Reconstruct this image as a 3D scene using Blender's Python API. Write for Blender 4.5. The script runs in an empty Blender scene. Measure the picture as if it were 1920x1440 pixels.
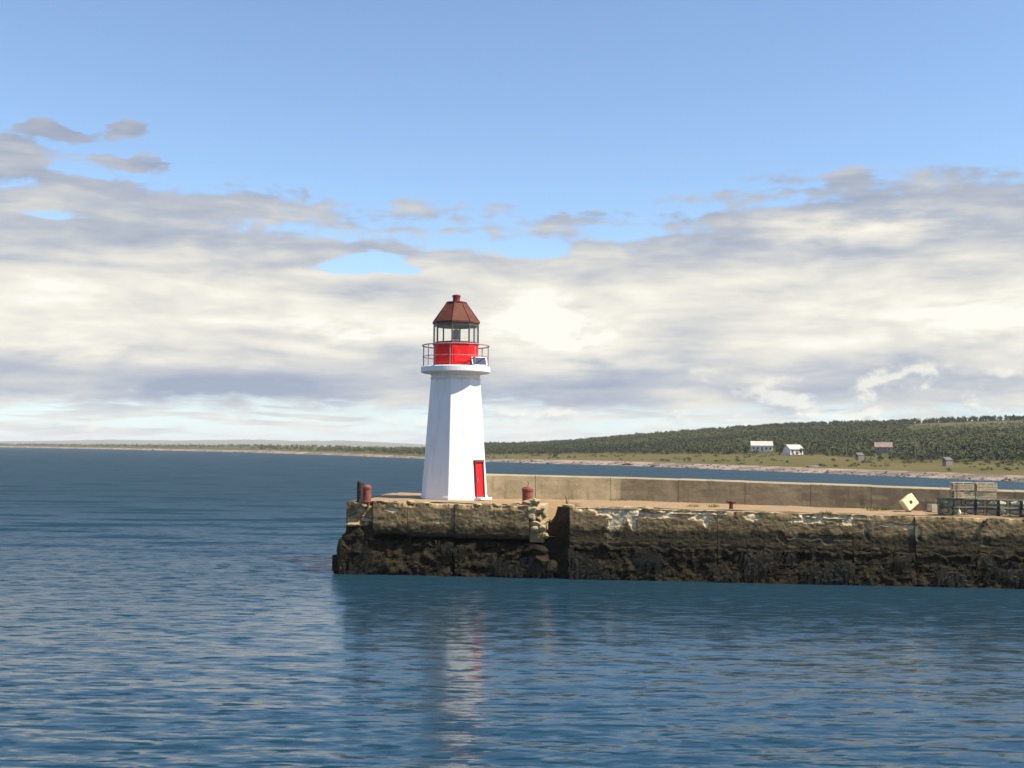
import bpy, math, random
import numpy as np
from mathutils import Vector, Matrix, noise as mnoise

random.seed(7)
rng = np.random.default_rng(11)
R = math.radians
S = bpy.context.scene
COL = S.collection

# ------------------------------------------------------------------ camera
W_PX, H_PX, F_PX = 1920.0, 1440.0, 2060.0
CAM_H = 6.4
PITCH = math.atan(119.4 / F_PX)
ROLL = R(0.5)
_F = Vector((0, math.cos(PITCH), math.sin(PITCH)))
_R0 = Vector((1, 0, 0)); _U0 = Vector((0, -math.sin(PITCH), math.cos(PITCH)))
_RC = _R0 * math.cos(ROLL) + _U0 * math.sin(ROLL)
_UC = _U0 * math.cos(ROLL) - _R0 * math.sin(ROLL)
CAM = Vector((0, 0, CAM_H))
cam_d = bpy.data.cameras.new('camera'); cam = bpy.data.objects.new('camera', cam_d); COL.objects.link(cam)
cam_d.sensor_width = 36.0; cam_d.lens = 36.0 * F_PX / W_PX
cam_d.clip_start = 0.1; cam_d.clip_end = 60000
m3 = Matrix((_RC, _UC, -_F)).transposed()
cam.matrix_world = Matrix.Translation(CAM) @ m3.to_4x4()
S.camera = cam

def ray(u, v):
    return (_RC * ((u - W_PX / 2) / F_PX) - _UC * ((v - H_PX / 2) / F_PX) + _F)
def at_z(u, v, z):
    d = ray(u, v); return CAM + d * ((z - CAM_H) / d.z)
def at_y(u, v, y):
    d = ray(u, v); return CAM + d * (y / d.y)
def proj(p):
    q = Vector(p) - CAM; w = q.dot(_F)
    return (W_PX / 2 + F_PX * q.dot(_RC) / w, H_PX / 2 - F_PX * q.dot(_UC) / w)
def azel(u, v):
    d = ray(u, v).normalized()
    return math.degrees(math.atan2(d.x, d.y)), math.degrees(math.asin(d.z))

# ------------------------------------------------------------------ light
SUN_AZ, SUN_EL = R(68 + 3), R(53)          # azimuth from -Y towards +X
SUN = Vector((math.sin(SUN_AZ) * math.cos(SUN_EL), -math.cos(SUN_AZ) * math.cos(SUN_EL), math.sin(SUN_EL)))
sun_d = bpy.data.lights.new('sun', 'SUN'); sun = bpy.data.objects.new('sun', sun_d); COL.objects.link(sun)
sun_d.energy = 5.0; sun_d.angle = R(0.5); sun_d.color = (1.0, 0.91, 0.76)
sun.rotation_euler = (-SUN).to_track_quat('-Z', 'Y').to_euler()
sun.location = (40, -20, 60)

S.view_settings.view_transform = 'Standard'; S.view_settings.look = 'None'
S.view_settings.exposure = 0.80; S.view_settings.gamma = 1.0
S.view_settings.use_curve_mapping = False

# ------------------------------------------------------------------ node helper
class NT:
    def __init__(self, tree):
        self.t = tree; self.n = tree.nodes; self.l = tree.links
    def node(self, typ, **kw):
        nd = self.n.new(typ)
        for k, v in kw.items(): setattr(nd, k, v)
        return nd
    def put(self, sock, v):
        if v is None: return
        if hasattr(v, 'is_linked') or isinstance(v, bpy.types.NodeSocket): self.l.new(v, sock)
        else: sock.default_value = v
    def m(self, op, a, b=None, c=None, clamp=False):
        nd = self.node('ShaderNodeMath', operation=op, use_clamp=clamp)
        for i, v in enumerate((a, b, c)):
            if v is not None: self.put(nd.inputs[i], v)
        return nd.outputs[0]
    def add(self, *a):
        r = a[0]
        for x in a[1:]: r = self.m('ADD', r, x)
        return r
    def mul(self, *a):
        r = a[0]
        for x in a[1:]: r = self.m('MULTIPLY', r, x)
        return r
    def sm(self, v, lo, hi, o0=0.0, o1=1.0, kind='SMOOTHSTEP'):
        nd = self.node('ShaderNodeMapRange', interpolation_type=kind)
        if kind == 'LINEAR': nd.clamp = True
        self.put(nd.inputs['Value'], v)
        for k, x in (('From Min', lo), ('From Max', hi), ('To Min', o0), ('To Max', o1)): nd.inputs[k].default_value = x
        return nd.outputs[0]
    def noise(self, vec, scale, detail=4, rough=0.55, dist=0.0, out=0):
        nd = self.node('ShaderNodeTexNoise')
        self.put(nd.inputs['Vector'], vec)
        nd.inputs['Scale'].default_value = scale; nd.inputs['Detail'].default_value = detail
        nd.inputs['Roughness'].default_value = rough; nd.inputs['Distortion'].default_value = dist
        return nd.outputs[out]
    def ramp(self, fac, stops, interp='LINEAR'):
        nd = self.node('ShaderNodeValToRGB'); cr = nd.color_ramp; cr.interpolation = interp
        while len(cr.elements) < len(stops): cr.elements.new(0.5)
        for e, (p, c) in zip(cr.elements, stops):
            e.position = p; e.color = (c, c, c, 1) if not hasattr(c, '__len__') else (*c, 1)
        self.put(nd.inputs[0], fac); return nd.outputs[0]
    def mix(self, fac, a, b, blend='MIX'):
        nd = self.node('ShaderNodeMix', data_type='RGBA', blend_type=blend)
        self.put(nd.inputs[0], fac)
        for s, v in ((nd.inputs[6], a), (nd.inputs[7], b)):
            self.put(s, (*v, 1) if isinstance(v, tuple) and len(v) == 3 else v)
        return nd.outputs[2]
    def vec(self, v, scale):
        nd = self.node('ShaderNodeVectorMath', operation='MULTIPLY')
        self.put(nd.inputs[0], v); nd.inputs[1].default_value = scale
        return nd.outputs[0]

def srgb(r, g, b):
    f = lambda c: (c / 255 / 12.92) if c / 255 <= 0.04045 else ((c / 255 + 0.055) / 1.055) ** 2.4
    return (f(r), f(g), f(b))

# ------------------------------------------------------------------ sky (world)
world = bpy.data.worlds.new('World'); S.world = world; world.use_nodes = True
T = NT(world.node_tree); T.n.clear()
tc = T.node('ShaderNodeTexCoord'); D = tc.outputs['Generated']
sep = T.node('ShaderNodeSeparateXYZ'); T.l.new(D, sep.inputs[0])
dx, dy, dz = sep.outputs
el = T.mul(T.m('ARCSINE', dz), 180 / math.pi)
az = T.mul(T.m('ARCTAN2', dx, dy), 180 / math.pi)
def blob(u, v, wu, hv):
    a0, e0 = azel(u, v); k = math.degrees(1 / F_PX)
    p = T.m('POWER', T.mul(T.m('SUBTRACT', az, a0), 1 / (wu * k)), 2.0)
    q = T.m('POWER', T.mul(T.m('SUBTRACT', el, e0), 1 / (hv * k)), 2.0)
    return T.m('EXPONENT', T.mul(T.m('ADD', p, q), -1.0))
sky = T.node('ShaderNodeTexSky', sky_type='NISHITA'); sky.sun_disc = False
sky.sun_elevation = SUN_EL; sky.sun_rotation = math.atan2(SUN.x, SUN.y)
sky.altitude = 0; sky.air_density = 1.0; sky.dust_density = 0.1; sky.ozone_density = 3.0
# the clouds: a stratocumulus sheet low over the whole horizon, small cumulus beneath it
warp = T.noise(T.vec(D, (6, 6, 14)), 1.0, 2, 0.5, 0, 1)
wv = T.node('ShaderNodeVectorMath', operation='MULTIPLY_ADD')
T.l.new(warp, wv.inputs[0]); wv.inputs[1].default_value = (0.05, 0.05, 0.02); T.l.new(D, wv.inputs[2])
DW = wv.outputs[0]
nA = T.noise(T.vec(DW, (7, 7, 34)), 1.0, 7, 0.58)
nB = T.noise(T.vec(DW, (9, 9, 52)), 1.0, 6, 0.52)
nC = T.noise(T.vec(DW, (26, 26, 70)), 1.0, 6, 0.55)
nP2 = T.noise(T.vec(DW, (60, 60, 90)), 1.0, 4, 0.5)
edge = T.add(12.0, T.mul(blob(120, 380, 330, 150), 1.6), T.mul(blob(1680, 380, 330, 140), 2.0), T.mul(blob(1010, 400, 160, 120), -0.9))
cov = T.add(T.m('SUBTRACT', edge, el), T.mul(T.m('SUBTRACT', nA, 0.5), 9.0), T.mul(T.m('SUBTRACT', nC, 0.5), 5.0), T.mul(T.m('SUBTRACT', nP2, 0.5), 3.0))
for (u, v, wu, hv, k) in ((650, 505, 52, 11, -6.5), (702, 490, 58, 15, -7.0), (758, 507, 36, 9, -5.5), (1000, 468, 70, 14, -4.0), (1170, 440, 80, 14, -2.5), (105, 405, 45, 8, -4.0),
                          (112, 244, 75, 18, 6.0), (240, 240, 42, 17, 6.0), (272, 308, 75, 14, 5.2), (25, 292, 45, 22, 5.0), (150, 338, 90, 9, 3.0), (1600, 330, 60, 14, 2.0)):
    cov = T.add(cov, T.mul(blob(u, v, wu, hv), k, T.sm(nC, 0.25, 0.7, 0.3, 1.5, 'LINEAR')))
sheet = T.sm(cov, -0.5, 1.5)
low = T.sm(T.add(el, T.mul(T.m('SUBTRACT', nC, 0.5), 3.2)), 1.2, 2.6)
nD = T.noise(T.vec(DW, (11, 11, 150)), 1.0, 5, 0.55)
sheet = T.mul(sheet, T.m('MAXIMUM', low, T.m('MULTIPLY', T.sm(nD, 0.44, 0.60), 0.85)))
# tone of the sheet over its height, plus streaks
eln = T.m('MULTIPLY', el, 1 / 16.0, clamp=True)
tone = T.ramp(eln, [(0.0, 0.66), (0.09, 0.62), (0.155, 0.34), (0.22, 0.36), (0.31, 0.62), (0.42, 0.80), (0.55, 0.62), (0.64, 0.30), (0.85, 0.10)])
tone = T.add(tone, T.mul(T.m('SUBTRACT', nB, 0.5), 1.25), T.mul(T.m('SUBTRACT', nA, 0.5), 0.5), T.mul(T.m('SUBTRACT', nC, 0.5), 0.5))
for (u, v, wu, hv, k) in ((1010, 600, 80, 40, 0.85), (1090, 650, 60, 30, 0.45), (640, 622, 90, 26, 0.35), (420, 725, 300, 26, -0.35), (1860, 600, 110, 28, 0.5),
                          (1600, 420, 160, 28, 0.35), (1330, 600, 90, 40, -0.2), (700, 545, 130, 30, -0.3), (180, 660, 130, 24, 0.15)):
    tone = T.add(tone, T.mul(blob(u, v, wu, hv), k, T.sm(nC, 0.3, 0.65, 0.2, 1.5, 'LINEAR')))
c_sheet = T.ramp(tone, [(0.0, srgb(158, 170, 192)), (0.30, srgb(188, 194, 204)), (0.58, srgb(222, 221, 216)), (0.82, srgb(243, 239, 228)), (1.0, srgb(255, 253, 243))])
# cumulus heads, lit from above
def up(k):
    nd = T.node('ShaderNodeVectorMath', operation='ADD'); T.l.new(DW, nd.inputs[0]); nd.inputs[1].default_value = (0.002, 0.0, k); return nd.outputs[0]
def billow(vec):
    n1 = T.noise(T.vec(vec, (26, 26, 46)), 1.0, 2, 0.5); n2 = T.noise(T.vec(vec, (75, 75, 105)), 1.0, 3, 0.55)
    return T.add(n1, T.mul(T.m('ABSOLUTE', T.m('SUBTRACT', n2, 0.5)), 0.38))
nP = billow(DW); nPu = billow(up(0.0065))
band = T.ramp(eln, [(0.0, 0.0), (0.02, 0.75), (0.10, 1.0), (0.25, 0.85), (0.36, 0.0)])
pb = T.add(T.mul(blob(1600, 725, 480, 75), 0.80), T.mul(blob(350, 795, 420, 28), 0.42), T.mul(blob(1050, 785, 200, 30), 0.35))
for (u, v, wu, hv, k) in ((1340, 695, 48, 28, 0.9), (1600, 708, 66, 30, 0.6), (1735, 705, 34, 24, 0.9), (1250, 665, 50, 16, 0.5), (1465, 735, 60, 14, 0.6),
                          (1500, 775, 90, 13, 0.7), (948, 797, 28, 9, 1.1), (265, 787, 13, 9, 1.0), (285, 814, 16, 7, 0.8), (1850, 690, 60, 26, 0.6), (450, 782, 22, 9, 0.8)):
    pb = T.add(pb, T.mul(blob(u, v, wu, hv), k))
calm_sky = T.mul(T.sm(el, 1.8, 2.7), T.m('SUBTRACT', 1.0, blob(1620, 710, 420, 90)), -1.1)
pc = T.mul(T.add(T.mul(T.m('SUBTRACT', nP, 0.62), 6.0), pb, calm_sky), band)
puff = T.mul(T.sm(pc, 0.0, 1.1), T.sm(el, 6.0, 4.5))
c_puff = T.ramp(T.add(T.mul(T.m('SUBTRACT', nP, nPu), 6.0), T.mul(pc, 0.22), 0.36), [(0.0, srgb(186, 194, 206)), (0.35, srgb(214, 217, 217)), (0.7, srgb(244, 240, 226)), (1.0, srgb(255, 253, 240))])
hz = T.sm(el, 0.0, 11.0, 0.62, 0.0)
b_sky = T.node('ShaderNodeBackground'); T.l.new(sky.outputs[0], b_sky.inputs[0]); b_sky.inputs[1].default_value = 0.11
b_thin = T.node('ShaderNodeBackground'); b_thin.inputs[0].default_value = (*srgb(190, 218, 240), 1); b_thin.inputs[1].default_value = 0.585
b_sh = T.node('ShaderNodeBackground'); T.l.new(c_sheet, b_sh.inputs[0]); b_sh.inputs[1].default_value = 0.585
b_pf = T.node('ShaderNodeBackground'); T.l.new(c_puff, b_pf.inputs[0]); b_pf.inputs[1].default_value = 0.585
def mixs(f, a, b):
    nd = T.node('ShaderNodeMixShader'); T.put(nd.inputs[0], f); T.l.new(a, nd.inputs[1]); T.l.new(b, nd.inputs[2]); return nd.outputs[0]
s1 = mixs(hz, b_sky.outputs[0], b_thin.outputs[0])
s2 = mixs(sheet, s1, b_sh.outputs[0])
s3 = mixs(T.mul(puff, 0.68), s2, b_pf.outputs[0])
wo = T.node('ShaderNodeOutputWorld'); T.l.new(s3, wo.inputs[0])

# ------------------------------------------------------------------ materials
def material(name):
    mt = bpy.data.materials.new(name); mt.use_nodes = True
    t = NT(mt.node_tree); b = t.n['Principled BSDF']
    return mt, t, b
def pos(t): return t.node('ShaderNodeNewGeometry').outputs['Position']
def opos(t): return t.node('ShaderNodeTexCoord').outputs['Object']
def bump(t, b, h, strength=0.5, dist=0.02):
    nd = t.node('ShaderNodeBump'); nd.inputs['Strength'].default_value = strength; nd.inputs['Distance'].default_value = dist
    t.l.new(h, nd.inputs['Height']); t.l.new(nd.outputs[0], b.inputs['Normal'])
def simple(name, c1, c2, scale=3.0, rough=0.7, bmp=0.0, metal=0.0, detail=5, vs=(1, 1, 1), spec=0.5):
    mt, t, b = material(name)
    p = t.vec(opos(t), vs)
    n = t.noise(p, scale, detail, 0.6)
    t.l.new(t.mix(t.sm(n, 0.35, 0.65), c1, c2), b.inputs['Base Color'])
    b.inputs['Roughness'].default_value = rough; b.inputs['Metallic'].default_value = metal
    b.inputs['Specular IOR Level'].default_value = spec
    if bmp: bump(t, b, t.noise(p, scale * 4, 4, 0.6), bmp, 0.02)
    return mt
M = {}
def sepz(t, p):
    s = t.node('ShaderNodeSeparateXYZ'); t.l.new(p, s.inputs[0]); return s.outputs

# weathered concrete of the pier: tan above, wet and weed-stained towards the tide line
def concrete(name, stain=True, pale=(0.42, 0.32, 0.19), mid=(0.255, 0.178, 0.085), dark=(0.15, 0.105, 0.05)):
    mt, t, b = material(name)
    p = pos(t); x, y, z = sepz(t, p)
    n1 = t.noise(p, 0.7, 6, 0.62); n2 = t.noise(t.vec(p, (2.2, 2.2, 0.5)), 1.0, 5, 0.6); n3 = t.noise(p, 5.0, 5, 0.65)
    c = t.mix(t.sm(n1, 0.36, 0.66), dark, mid)
    c = t.mix(t.mul(t.sm(n3, 0.52, 0.72), 0.55), c, pale)
    c = t.mix(t.mul(t.sm(n2, 0.55, 0.70), 0.6), c, (0.15, 0.13, 0.065))
    at = t.node('ShaderNodeAttribute', attribute_name='spall')
    c = t.mix(at.outputs['Fac'], c, t.mix(t.sm(n3, 0.35, 0.65), (0.38, 0.30, 0.18), (0.68, 0.56, 0.37)))
    if stain:
        n4 = t.noise(t.vec(p, (1.3, 1.3, 0.35)), 1.1, 5, 0.6)
        zz = t.add(z, t.mul(t.m('SUBTRACT', n4, 0.5), 1.2))
        c = t.mix(t.mul(t.sm(zz, 2.62, 2.30), 0.93), c, t.mix(t.sm(n3, 0.4, 0.6), (0.013, 0.012, 0.006), (0.038, 0.029, 0.013)))
    t.l.new(c, b.inputs['Base Color'])
    b.inputs['Roughness'].default_value = 0.88; b.inputs['Specular IOR Level'].default_value = 0.25
    bump(t, b, t.add(n3, t.mul(t.noise(p, 18, 3, 0.6), 0.5)), 0.5, 0.035)
    return mt
M['concrete'] = concrete('pier_concrete')
M['sea_wall'] = concrete('sea_wall_concrete', False, (0.40, 0.325, 0.21), (0.325, 0.26, 0.16), (0.25, 0.20, 0.12))
M['rubble'] = concrete('broken_concrete', False, (0.56, 0.45, 0.27), (0.44, 0.34, 0.19), (0.26, 0.19, 0.10))
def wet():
    mt, t, b = material('weed_rock_and_slab_shade'); p = pos(t)
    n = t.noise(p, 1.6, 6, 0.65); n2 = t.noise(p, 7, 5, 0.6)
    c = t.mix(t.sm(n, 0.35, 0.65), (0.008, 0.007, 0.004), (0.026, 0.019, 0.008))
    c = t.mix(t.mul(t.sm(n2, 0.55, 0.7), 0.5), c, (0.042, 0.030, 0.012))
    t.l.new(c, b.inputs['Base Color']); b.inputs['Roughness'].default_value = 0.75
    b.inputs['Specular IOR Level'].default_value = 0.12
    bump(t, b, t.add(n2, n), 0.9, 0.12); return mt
M['wet'] = wet()  # real weed on the pier foot; painted shade on the leaning slab
def tinted(name, cols, rough=0.8, spec=0.2):
    mt, t, b = material(name)
    at = t.node('ShaderNodeAttribute', attribute_name='tint')
    t.l.new(t.ramp(at.outputs['Fac'], cols), b.inputs['Base Color'])
    b.inputs['Roughness'].default_value = rough; b.inputs['Specular IOR Level'].default_value = spec
    return mt
M['weed'] = tinted('seaweed', [(0, (0.005, 0.005, 0.002)), (0.6, (0.018, 0.014, 0.006)), (1, (0.065, 0.042, 0.014))], 0.6, 0.3)
M['forest'] = tinted('scrub_woods', [(0, (0.020, 0.028, 0.007)), (0.35, (0.033, 0.042, 0.010)), (0.7, (0.050, 0.055, 0.013)), (1, (0.078, 0.068, 0.020))])
def soften(mt):
    t = NT(mt.node_tree); b = t.n['Principled BSDF']; g = t.node('ShaderNodeNewGeometry')
    nd = t.node('ShaderNodeVectorMath', operation='MULTIPLY_ADD'); t.l.new(g.outputs['Normal'], nd.inputs[0]); nd.inputs[1].default_value = (.35, .35, .35); nd.inputs[2].default_value = (0.05, -.12, .6)
    nz = t.node('ShaderNodeVectorMath', operation='NORMALIZE'); t.l.new(nd.outputs[0], nz.inputs[0]); t.l.new(nz.outputs[0], b.inputs['Normal'])
soften(M['forest'])
M['grass'] = tinted('deck_grass', [(0, (0.05, 0.07, 0.015)), (1, (0.17, 0.17, 0.05))])
def deckm():
    mt, t, b = material('sandy_deck'); p = pos(t)
    n = t.noise(p, 0.8, 6, 0.6); n2 = t.noise(p, 6, 5, 0.65)
    c = t.mix(t.sm(n, 0.35, 0.65), (0.28, 0.175, 0.088), (0.22, 0.15, 0.075))
    c = t.mix(t.mul(t.sm(n2, 0.55, 0.7), 0.6), c, (0.38, 0.27, 0.155))
    t.l.new(c, b.inputs['Base Color']); b.inputs['Roughness'].default_value = 0.95
    bump(t, b, n2, 0.5, 0.05); return mt
M['deck'] = deckm()
def white_paint():
    mt, t, b = material('white_paint'); p = opos(t)
    n = t.noise(t.vec(p, (3, 3, 0.5)), 1.0, 5, 0.6); n2 = t.noise(p, 9, 4, 0.6)
    c = t.mix(t.mul(t.sm(n, 0.50, 0.72), 0.55), (0.74, 0.74, 0.73), (0.60, 0.58, 0.54))
    c = t.mix(t.mul(t.sm(n2, 0.60, 0.75), 0.25), c, (0.55, 0.50, 0.44))
    t.l.new(c, b.inputs['Base Color']); b.inputs['Roughness'].default_value = 0.55
    bump(t, b, n2, 0.15, 0.02); return mt
M['white'] = white_paint()
M['red'] = simple('red_paint', (0.72, 0.018, 0.020), (0.60, 0.014, 0.016), 2.5, 0.5, 0.1, spec=0.2)
M['dark_red'] = simple('dark_red_trim', (0.22, 0.018, 0.020), (0.15, 0.016, 0.016), 4, 0.5)
M['roof'] = simple('faded_roof_paint', (0.125, 0.036, 0.019), (0.085, 0.025, 0.015), 2.2, 0.7, 0.15, spec=0.25)
M['mullion'] = simple('mullion_paint', (0.10, 0.095, 0.085), (0.06, 0.06, 0.055), 4, 0.5)
M['rail'] = simple('rail_paint', (0.36, 0.23, 0.22), (0.25, 0.15, 0.15), 6, 0.6)
M['brass'] = simple('lens_housing', (0.10, 0.16, 0.24), (0.06, 0.10, 0.16), 4, 0.3, 0, 0.3)
M['inner_white'] = simple('inner_white', (0.75, 0.75, 0.70), (0.65, 0.65, 0.6), 4, 0.6)
M['solar'] = simple('solar_cells', (0.012, 0.022, 0.07), (0.02, 0.035, 0.10), 8, 0.18)
M['alu'] = simple('grey_metal', (0.42, 0.43, 0.45), (0.34, 0.35, 0.37), 8, 0.4, 0, 0.6)
M['rust'] = simple('rusty_red_iron', (0.27, 0.062, 0.036), (0.16, 0.045, 0.030), 5, 0.8, 0.4)
M['dark_rust'] = simple('maroon_iron', (0.13, 0.016, 0.014), (0.075, 0.012, 0.010), 5, 0.7, 0.4)
M['black'] = simple('tarred_black', (0.018, 0.016, 0.018), (0.03, 0.025, 0.025), 5, 0.8, 0.3)
M['cream'] = simple('cream_foam', (0.80, 0.70, 0.42), (0.70, 0.58, 0.33), 6, 0.8, 0.3)
M['hole'] = simple('brown_hole', (0.06, 0.035, 0.02), (0.04, 0.025, 0.015), 6, 0.9)
M['rust_stain'] = simple('rust_stained_concrete', (0.20, 0.085, 0.05), (0.15, 0.08, 0.05), 4, 0.9, 0.5)
M['lath'] = simple('bleached_lath', (0.76, 0.60, 0.36), (0.56, 0.43, 0.25), 7, 0.85, 0.2)
M['green_wire'] = simple('dark_green_wire', (0.012, 0.028, 0.02), (0.02, 0.042, 0.03), 7, 0.5)
M['net'] = simple('pale_netting', (0.50, 0.46, 0.34), (0.38, 0.35, 0.26), 9, 0.9)
M['pink'] = simple('pink_rope', (0.50, 0.16, 0.10), (0.42, 0.12, 0.09), 9, 0.9)
M['buoy'] = simple('pale_green_buoy', (0.62, 0.68, 0.36), (0.5, 0.55, 0.3), 6, 0.5)
M['house_white'] = simple('white_siding', (0.78, 0.75, 0.68), (0.68, 0.65, 0.58), 0.6, 0.7)
M['house_roof'] = simple('pale_roofing', (0.50, 0.44, 0.38), (0.42, 0.36, 0.31), 0.8, 0.8)
M['house_pink_roof'] = simple('dull_pink_roofing', (0.24, 0.17, 0.14), (0.18, 0.13, 0.11), 0.8, 0.9)
M['house_dark_roof'] = simple('grey_shingle', (0.13, 0.11, 0.10), (0.09, 0.08, 0.075), 0.8, 0.9)
M['house_grey'] = simple('grey_shingled_wall', (0.26, 0.22, 0.19), (0.2, 0.17, 0.15), 0.8, 0.9)
M['pane'] = simple('dark_pane', (0.03, 0.035, 0.045), (0.04, 0.05, 0.06), 0.8, 0.12)
M['pole'] = simple('weathered_pole', (0.20, 0.16, 0.12), (0.14, 0.11, 0.09), 2, 0.9)
M['rock'] = simple('shore_rock', (0.10, 0.075, 0.065), (0.22, 0.17, 0.14), 0.6, 0.9, 0.5)
M['leaf'] = tinted('tree_leaf', [(0, (0.018, 0.030, 0.010)), (0.5, (0.035, 0.052, 0.015)), (1, (0.075, 0.088, 0.025))])
M['bark'] = simple('bark', (0.09, 0.07, 0.05), (0.06, 0.045, 0.035), 3, 0.9)
def glass():
    mt = bpy.data.materials.new('lantern_glass'); mt.use_nodes = True; t = NT(mt.node_tree); t.n.clear()
    tr = t.node('ShaderNodeBsdfTransparent'); tr.inputs[0].default_value = (0.985, 0.99, 0.985, 1)
    gl = t.node('ShaderNodeBsdfGlossy'); gl.inputs['Roughness'].default_value = 0.03
    lw = t.node('ShaderNodeLayerWeight'); fc = t.add(t.mul(t.m('POWER', lw.outputs['Facing'], 5.0), 0.9), 0.04)
    mx = t.node('ShaderNodeMixShader'); t.l.new(fc, mx.inputs[0]); t.l.new(tr.outputs[0], mx.inputs[1]); t.l.new(gl.outputs[0], mx.inputs[2])
    o = t.node('ShaderNodeOutputMaterial'); t.l.new(mx.outputs[0], o.inputs[0]); return mt
M['glass'] = glass()
def hillm():
    mt, t, b = material('meadow'); p = pos(t)
    n = t.noise(t.vec(p, (0.02, 0.045, 0.02)), 1.0, 6, 0.6); n2 = t.noise(p, 0.12, 5, 0.65)
    c = t.mix(t.sm(n, 0.38, 0.62), (0.075, 0.068, 0.017), (0.105, 0.082, 0.026))
    c = t.mix(t.mul(t.sm(n2, 0.55, 0.70), 0.75), c, (0.07, 0.085, 0.022))
    at = t.node('ShaderNodeAttribute', attribute_name='bare')
    c = t.mix(at.outputs['Fac'], c, t.mix(t.sm(n2, 0.4, 0.6), (0.27, 0.20, 0.13), (0.20, 0.16, 0.09)))
    at2 = t.node('ShaderNodeAttribute', attribute_name='woodfloor')
    c = t.mix(at2.outputs['Fac'], c, t.mix(t.sm(n2, 0.4, 0.6), (0.035, 0.042, 0.014), (0.07, 0.07, 0.022)))
    t.l.new(c, b.inputs['Base Color']); b.inputs['Roughness'].default_value = 0.95; b.inputs['Specular IOR Level'].default_value = 0.1
    return mt
M['hill'] = hillm()
def beachm():
    mt, t, b = material('pink_shingle'); p = pos(t)
    n = t.noise(t.vec(p, (0.07, 0.1, 0.3)), 1.0, 6, 0.65); n2 = t.noise(p, 0.6, 5, 0.65)
    c = t.mix(t.sm(n, 0.38, 0.6), (0.10, 0.078, 0.05), (0.28, 0.20, 0.145))
    c = t.mix(t.mul(t.sm(n2, 0.5, 0.68), 0.6), c, (0.07, 0.055, 0.045))
    t.l.new(c, b.inputs['Base Color']); b.inputs['Roughness'].default_value = 0.95; return mt
M['beach'] = beachm()

# ------------------------------------------------------------------ mesh helpers
class MB:
    def __init__(self): self.v = []; self.f = []
    def quad_grid(self, rows):                       # rows: list of equal lists of points
        o = len(self.v); n = len(rows[0])
        for r in rows: self.v += [tuple(p) for p in r]
        for i in range(len(rows) - 1):
            for j in range(n - 1):
                a = o + i * n + j; self.f.append((a, a + 1, a + n + 1, a + n))
        return self
    def box(self, c, s, rot=None):
        o = len(self.v); c = Vector(c)
        for k in range(8):
            q = Vector(((k & 1) - .5, ((k >> 1) & 1) - .5, ((k >> 2) & 1) - .5)) ; q = Vector((q.x * s[0], q.y * s[1], q.z * s[2]))
            if rot is not None: q = rot @ q
            self.v.append(tuple(c + q))
        for f in ((0, 2, 3, 1), (4, 5, 7, 6), (0, 1, 5, 4), (2, 6, 7, 3), (0, 4, 6, 2), (1, 3, 7, 5)): self.f.append(tuple(o + i for i in f))
        return self
    def tube(self, pts, r, n=6, closed=False):
        pts = [Vector(p) for p in pts]; o = len(self.v); K = len(pts)
        for i, p in enumerate(pts):
            if closed: d = pts[(i + 1) % K] - pts[i - 1]
            else: d = pts[min(i + 1, K - 1)] - pts[max(i - 1, 0)]
            d.normalize(); a = d.cross(Vector((0, 0, 1)))
            if a.length < 1e-3: a = d.cross(Vector((0, 1, 0)))
            a.normalize(); b = d.cross(a); rr = r[i] if hasattr(r, '__len__') else r
            for k in range(n):
                g = 2 * math.pi * k / n; self.v.append(tuple(p + a * (math.cos(g) * rr) + b * (math.sin(g) * rr)))
        for i in range(K if closed else K - 1):
            j = (i + 1) % K
            for k in range(n): self.f.append((o + i * n + k, o + i * n + (k + 1) % n, o + j * n + (k + 1) % n, o + j * n + k))
        if not closed:
            self.f.append(tuple(o + k for k in range(n))); self.f.append(tuple(o + (K - 1) * n + k for k in reversed(range(n))))
        return self
    def lathe(self, prof, n=32, a0=0.0, c=(0, 0, 0), cap=True):    # prof: (r, z) from bottom to top
        o = len(self.v)
        for r, z in prof:
            for k in range(n):
                g = a0 + 2 * math.pi * k / n
                self.v.append((c[0] + r * math.sin(g), c[1] - r * math.cos(g), c[2] + z))
        for i in range(len(prof) - 1):
            for k in range(n): self.f.append((o + i * n + k, o + i * n + (k + 1) % n, o + (i + 1) * n + (k + 1) % n, o + (i + 1) * n + k))
        if cap:
            self.f.append(tuple(o + k for k in reversed(range(n)))); self.f.append(tuple(o + (len(prof) - 1) * n + k for k in range(n)))
        return self
    def build(self, name, mat, parent=None, loc=None, smooth=False, bevel=0.0, attrs=None):
        me = bpy.data.meshes.new(name); me.from_pydata(self.v, [], self.f); me.update()
        if attrs:
            for k, arr in attrs.items():
                a = me.attributes.new(k, 'FLOAT', 'POINT'); a.data.foreach_set('value', np.asarray(arr, dtype=np.float32))
        if smooth: me.polygons.foreach_set('use_smooth', [True] * len(me.polygons))
        me.materials.append(M[mat] if isinstance(mat, str) else mat)
        o = bpy.data.objects.new(name, me); COL.objects.link(o)
        if parent is not None: o.parent = parent
        if loc is not None: o.location = loc
        if bevel:
            md = o.modifiers.new('bevel', 'BEVEL'); md.width = bevel; md.segments = 2; md.limit_method = 'ANGLE'; md.angle_limit = R(35)
        return o
def tag(o, label=None, cat=None, group=None, kind=None):
    if label: o['label'] = label
    if cat: o['category'] = cat
    if group: o['group'] = group
    if kind: o['kind'] = kind
    return o
def empty(name, loc, rz=0.0):
    o = bpy.data.objects.new(name, None); COL.objects.link(o); o.location = loc; o.rotation_euler = (0, 0, rz); o.empty_display_size = 0.3
    return o
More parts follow.
